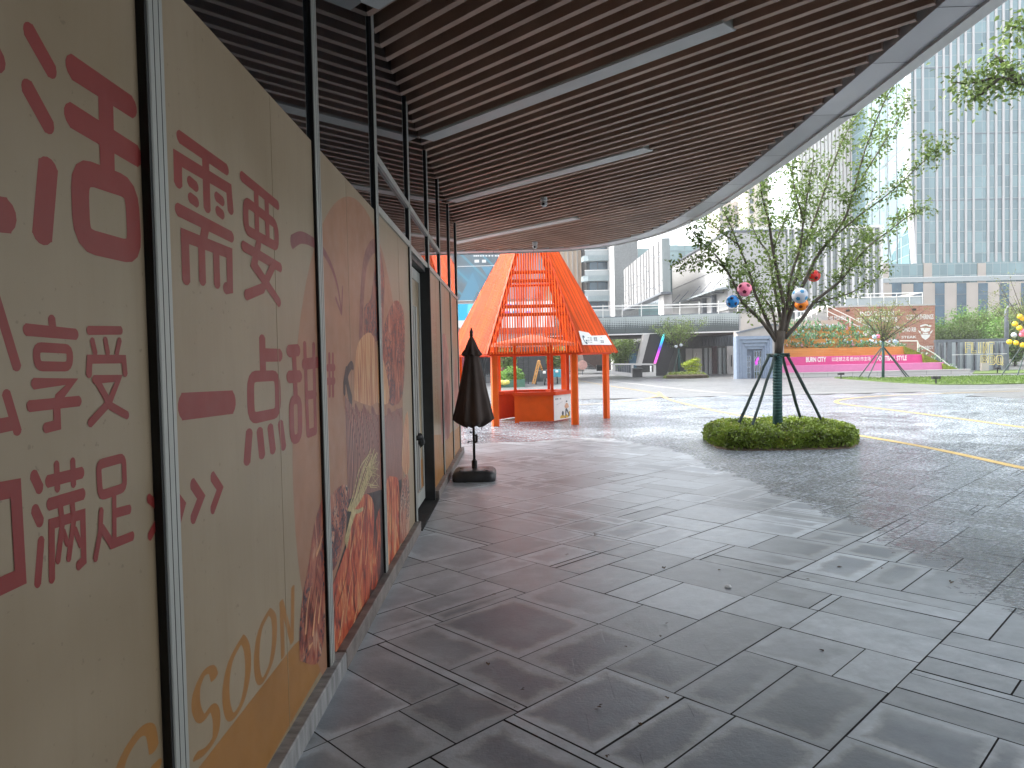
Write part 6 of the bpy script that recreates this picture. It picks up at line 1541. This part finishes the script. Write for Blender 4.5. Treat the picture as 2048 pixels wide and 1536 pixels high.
mb = MB(); pb(mb, 860, 500, 1084, 600.5, MY - .3, .3); sc = mb.build('led_screen', screenmat(), ml)
E_W = emi('white_screen_light', (.8, .82, .85), 0.252); E_C = emi('cyan_screen', (.0, .42, .72), 0.280); E_B = emi('aqua_screen', (.12, .62, .75), 0.280); E_V = emi('violet_screen', (.33, .2, .75), 0.252); E_P = emi('pale_pink_screen', (.75, .35, .38), 0.154)
mb = MB()
for x in (947, 951, 955, 960, 965, 971, 977, 983, 990, 995): pb(mb, x, 510, x + 3.2, 513, MY - .36, .03)
pb(mb, 949, 519.5, 958, 525, MY - .36, .03); pb(mb, 964, 519.5, 972, 525, MY - .36, .03); pb(mb, 912, 531.5, 995, 532.5, MY - .36, .03); pb(mb, 912, 601, 945, 602, MY - .36, .03)
mb.build('screen_text', E_W, sc)
mb = MB()
for pts in ([(918, 600), (945, 545), (958, 575), (946, 600)], [(962, 533), (985, 533), (975, 552)]): ppoly(mb, pts, MY - .34, .02)
mb.build('screen_pattern', emi('screen_blue', (.10, .30, .46), 0.224), sc)
mb = MB(); pb(mb, 1010, 512, 1078, 598, MY - .4, .05); mb.build('screen_panel', E_P, ml)
mb = MB(); pb(mb, 870, 608, 962, 655, MY - .3, .3); s2 = mb.build('led_screen', E_W, ml); mb = MB(); pb(mb, 880, 608, 958, 641, MY - .34, .03); mb.build('screen_picture', E_C, s2)
mb = MB(); ppoly(mb, [(936, 608), (958, 608), (958, 641), (944, 641), (934, 625)], MY - .38, .03); mb.build('screen_picture', E_B, s2)
mb = MB(); pb(mb, 985, 603, 1108, 655, MY - .3, .3); s3 = mb.build('led_screen', E_W, ml)
for x0, y0, x1, y1, m in ((1009, 608, 1026, 616, E_V), (1028, 607, 1037, 616, E_C), (1056, 609, 1068, 617, E_V), (1008, 622, 1022, 630, E_V), (1024, 621, 1039, 630, E_C), (1050, 622, 1063, 629, E_V), (1040, 624, 1046, 640, E_P)):
    mb = MB(); P = [(x0 + (x1 - x0) * (.5 + .5 * math.cos(k * PI / 6)), y0 + (y1 - y0) * (.5 + .5 * math.sin(k * PI / 6))) for k in range(12)]; ppoly(mb, P, MY - .36, .03); mb.build('screen_blob', m, s3)
mb = MB(); pb(mb, 900, 656, 1112, 668, MY - .2, 2); mb.build('fascia_band', pm('red_fascia', (.36, .07, .06), .5), ml)
for x0, x1 in ((925, 945), (948, 968), (971, 990), (1012, 1024)): mb = MB(); pb(mb, x0, 700, x1, 771, MY + .8, .15); mb.build('shop_window', M_GLASS, ml)
for x0, x1 in ((1001, 1009), (925, 928)): mb = MB(); pb(mb, x0, 668, x1, 768, MY + .3, .6, True); mb.build('red_column', pm('crimson_column', (.25, .02, .05), .5) if x0 > 1000 else bpy.data.materials['crimson_column'], ml)
# planter with shrubs, trellis, ladder, cargo trikes
plt_ = T('planter_bed', 'green planter bed with yellow green shrubs seen between the kiosk posts', 'planter', (-.2, 53, 0)); Y = 52.5
mb = MB(); pb(mb, 984, 759, 1050, 772, Y, 1.6, True, .03); mb.build('planter_box', pm('green_planter', (.06, .15, .10), .6), plt_)
mb = MB(); rg = random.Random(77); mm = []
for _ in range(900):
    x = rg.uniform(985, 1048); y = 760 - rg.uniform(0, 1) ** 1.4 * (14 + 16 * math.exp(-((x - 1025) / 16) ** 2)); p = U(x, y, Y + .5 + rg.uniform(-.5, .5)); mb.tone = min(1, rg.random() * .7 + (.4 if x < 1015 else 0)); mb.leaf(p, .22)
mb.build('foliage', M_LEAFP, plt_)
mb = MB(); c = U(1007, 766, Y - .5); 
for k in range(4): mb.ball((c.x + .18 * k - .3, c.y, c.z + .05 * (k % 2)), .22, 10, 7, (1.1, 1, .8))
o = mb.build('sack', pm('yellow_sack', (.62, .55, .12), .6, var=.3), smooth=True); tag(o, 'yellow and pale sack leaning on the planter behind the counter', 'sack')
far_tree('broadleaf_tree', 'dark small tree with drooping leaves behind the planter', (U(1014, 760, 56).x, 56, 0), 4.2, 1.1, 1.0, 9, 9, .22, M_LEAF, wrap=False, seed=41, trunk_r=.06)
tl = T('trellis', 'black wire trellis frame standing beside the planter', 'trellis', U(1046, 768, 54)); mb = MB()
for x in (1037, 1047, 1057): mb.tube([U(x, 768, 54), U(x, 700, 54)], .035, 5)
mb.build('upright', M_GASKET, tl); mb = MB()
for y in range(702, 768, 8): mb.tube([U(1037, y, 54), U(1057, y, 54)], .025, 5)
mb.build('rung', M_GASKET, tl)
ld = T('step_ladder', 'orange wooden step ladder standing open behind the kiosk', 'ladder', U(1073, 768, 55)); M_WOOD = pm('orange_wood', (.52, .25, .06), .6)
for x in (1065, 1069): mb = MB(); mb.bar(U(x, 768, 55), U(x + 11, 721, 55), .12, .1); mb.build('ladder_rail', M_WOOD, ld)
for x in (1086,): mb = MB(); mb.bar(U(x, 745, 56), U(1077, 721, 55.3), .12, .1); mb.build('ladder_leg', M_WOOD, ld)
mb = MB()
for k in range(6): mb.bar(U(1066 + k * 1.9, 764 - 7.5 * k, 55), U(1070 + k * 1.9, 764 - 7.5 * k, 55), .1, .06)
mb.build('tread', M_WOOD, ld)
def trike(cx, cy, Y, body, lab, kk=1):
    b = U(cx, cy, Y); o = T('cargo_tricycle', lab, 'tricycle', (b.x, Y, 0)); x = b.x; m = MB()
    m.bbox(x - .32, x + .32, Y - .1, Y + .3, .55, 1.15, .06); m.build('front_shield', body, o); m = MB(); m.lathe((x, Y - .12, 1.0), [(.10, -.1), (.13, 0), (.1, .1)], 12); m.build('headlight', M_SIGN, o)
    wl = MB(); wl.tube([(x - .05, Y - .3, .3), (x + .05, Y - .3, .3)], .3, 18); w = wl.build('front_wheel', M_GASKET, o); h_ = MB(); h_.tube([(x - .06, Y - .3, .3), (x + .06, Y - .3, .3)], .14, 12); h_.build('hub', M_ALU, w)
    m = MB(); m.tube([(x - .42, Y, 1.2), (x - .2, Y - .05, 1.3), (x + .2, Y - .05, 1.3), (x + .42, Y, 1.2)], .03, 6); m.build('handlebar', M_GASKET, o)
    m = MB(); m.bbox(x - .6, x + .6, Y + 1.1, Y + 2.7, .5, 1.15, .04); m.build('cargo_box', body, o)
    m = MB(); m.bbox(x - .25, x + .25, Y + .4, Y + 1.05, .6, .9, .05); m.build('seat', M_GASKET, o)
    for s_ in (-1, 1): m = MB(); m.tube([(x + s_ * .55, Y + 2, .29), (x + s_ * .66, Y + 2, .29)], .29, 16); m.build('rear_wheel', M_GASKET, o); m = MB(); m.tube([(x + s_ * .45, Y, 1.3), (x + s_ * .52, Y - .02, 1.52)], .02, 5); m.ball((x + s_ * .53, Y - .02, 1.55), .08, 8, 6); m.build('mirror', M_GASKET, o)
trike(1089, 770, 55.5, pm('charcoal_enamel', (.05, .06, .065), .4), 'dark cargo tricycle with a round white headlight behind the counter')
trike(1114, 766, 58.5, pm('turquoise_enamel', (.05, .30, .38), .4), 'turquoise cargo tricycle just right of the dark one')
tp2 = T('market_tent', 'blue tarpaulin tent far behind the kiosk', 'tent', U(1070, 742, 85)); mb = MB(); P = [U(x, y, 85) for x, y in ((1054, 723), (1060, 707), (1083, 707), (1090, 723))]; mb.hexa(P, [p + Vector((0, 3, 0)) for p in P]); mb.build('tarpaulin', pm('blue_tarpaulin', (.04, .20, .50), .5), tp2)
for x in (1056, 1088): mb = MB(); mb.tube([U(x, 742, 85.1), U(x, 722, 85.1)], .06, 5); mb.build('pole', M_STEELG, tp2)
for i, (x, Y, h, r, lab) in enumerate(((1040, 98, 3.2, 3, 'low green tree at the far end of the lane, left of the blue tent'), (1100, 96, 4.6, 2.6, 'green tree right of the blue tent behind the turquoise tricycle'), (1128, 104, 4.2, 3.2, 'green tree far off between the right kiosk posts'), (1076, 112, 3.4, 3.6, 'low green tree directly behind the blue tent'))):
    b = U(x, 742, Y); far_tree('broadleaf_tree', lab, (b.x, Y, 0), h, r, .6, 16, 10, .34, M_LEAF if i % 2 else M_LEAFP, wrap=False, seed=50 + i, leaves_from=.05, spread=.6)
b = U(1238, 745, 90); far_tree('broadleaf_tree', 'dark green tree between the kiosk and the leaning black slab', (b.x, 90, 0), 6.4, 2.3, 1.3, 18, 11, .3, M_LEAF, wrap=False, seed=61, leaves_from=.05, spread=.55)
# brown cantilevered pavilion, gabled shop, far street wall
cp = T('brown_pavilion', 'dark brown overhanging pavilion seen between the right kiosk posts', 'pavilion', U(1190, 742, 95)); mb = MB(); ppoly(mb, [(1164, 704), (1222, 704), (1222, 740), (1205, 740), (1168, 722)], 95, 6); mb.build('overhang', pm('dark_brown_cladding', (.08, .05, .042), .6, var=.2), cp)
mb = MB(); ppoly(mb, [(1128, 700), (1168, 700), (1168, 743), (1128, 743)], 101, 5); mb.build('wall', M_BEIGE, cp)
o = T('round_sign', 'round pale pink sign standing under the brown pavilion', 'sign', U(1165, 741, 92)); mb = MB(); c = U(1165, 730, 92); mb.tube([c + Vector((0, .1, 0)), c - Vector((0, .1, 0))], .62, 20); mb.build('sign_disc', pm('pale_pink_sign', (.62, .36, .32), .5), o); mb = MB(); mb.tube([(c.x, 92, 0), (c.x, 92, c.z - .6)], .05, 6); mb.build('post', M_STEELG, o)
gs = T('gabled_shop', 'small grey shop with a meshed gable beside the leaning slab', 'shop', U(1265, 745, 98)); mb = MB(); ppoly(mb, [(1240, 692), (1284, 682), (1300, 700), (1300, 746), (1240, 746)], 98, 5); mb.build('wall', M_GREYFR, gs)
mb = MB(); ppoly(mb, [(1250, 692), (1262, 666), (1290, 684)], 97.6, .3); mb.build('mesh_gable', M_STONE2, gs); mb = MB(); ppoly(mb, [(1238, 693), (1262, 685), (1290, 681), (1290, 683), (1262, 687.5), (1238, 695.5)], 97.3, .3); mb.build('eave', M_GASKET, gs)
mb = MB(); pb(mb, 1259, 706, 1273, 742, 97.8, .15); mb.build('glass_door', M_BLUEW, gs)
# long street wall that closes the lanes at the far end
fw = T('street_wall', 'low distant building closing the lane behind the kiosk', 'building', (10, 175, 0)); mb = MB(); mb.box(-60, 24, 172, 190, -.02, 12); mb.build('wall', pm('distant_render', (.46, .44, .43), .7, var=.1, scale=.2), fw)
mb = MB()
for i in range(16): mb = MB(); mb.box(-20 + 2.7 * i, -18.2 + 2.7 * i, 171.9, 172, 5.5, 7.5); mb.build('window', M_WIN, fw)
# ------------------------------------------------------------------ the damp air of the plaza
HAZE = 0.0005
hm = bpy.data.materials.new('damp_air'); hm.use_nodes = True; t = hm.node_tree
for n_ in list(t.nodes):
    if n_.type == 'BSDF_PRINCIPLED': t.nodes.remove(n_)
pv = nd(t, 'VolumePrincipled'); pv.inputs['Color'].default_value = (.93, .96, 1, 1); pv.inputs['Density'].default_value = HAZE; pv.inputs['Anisotropy'].default_value = .2
t.links.new(pv.outputs[0], t.nodes['Material Output'].inputs['Volume'])
mb = MB(); mb.box(-160, 260, -60, 330, -1.1, 160); hz = mb.build('haze', hm); hz['kind'] = 'stuff'
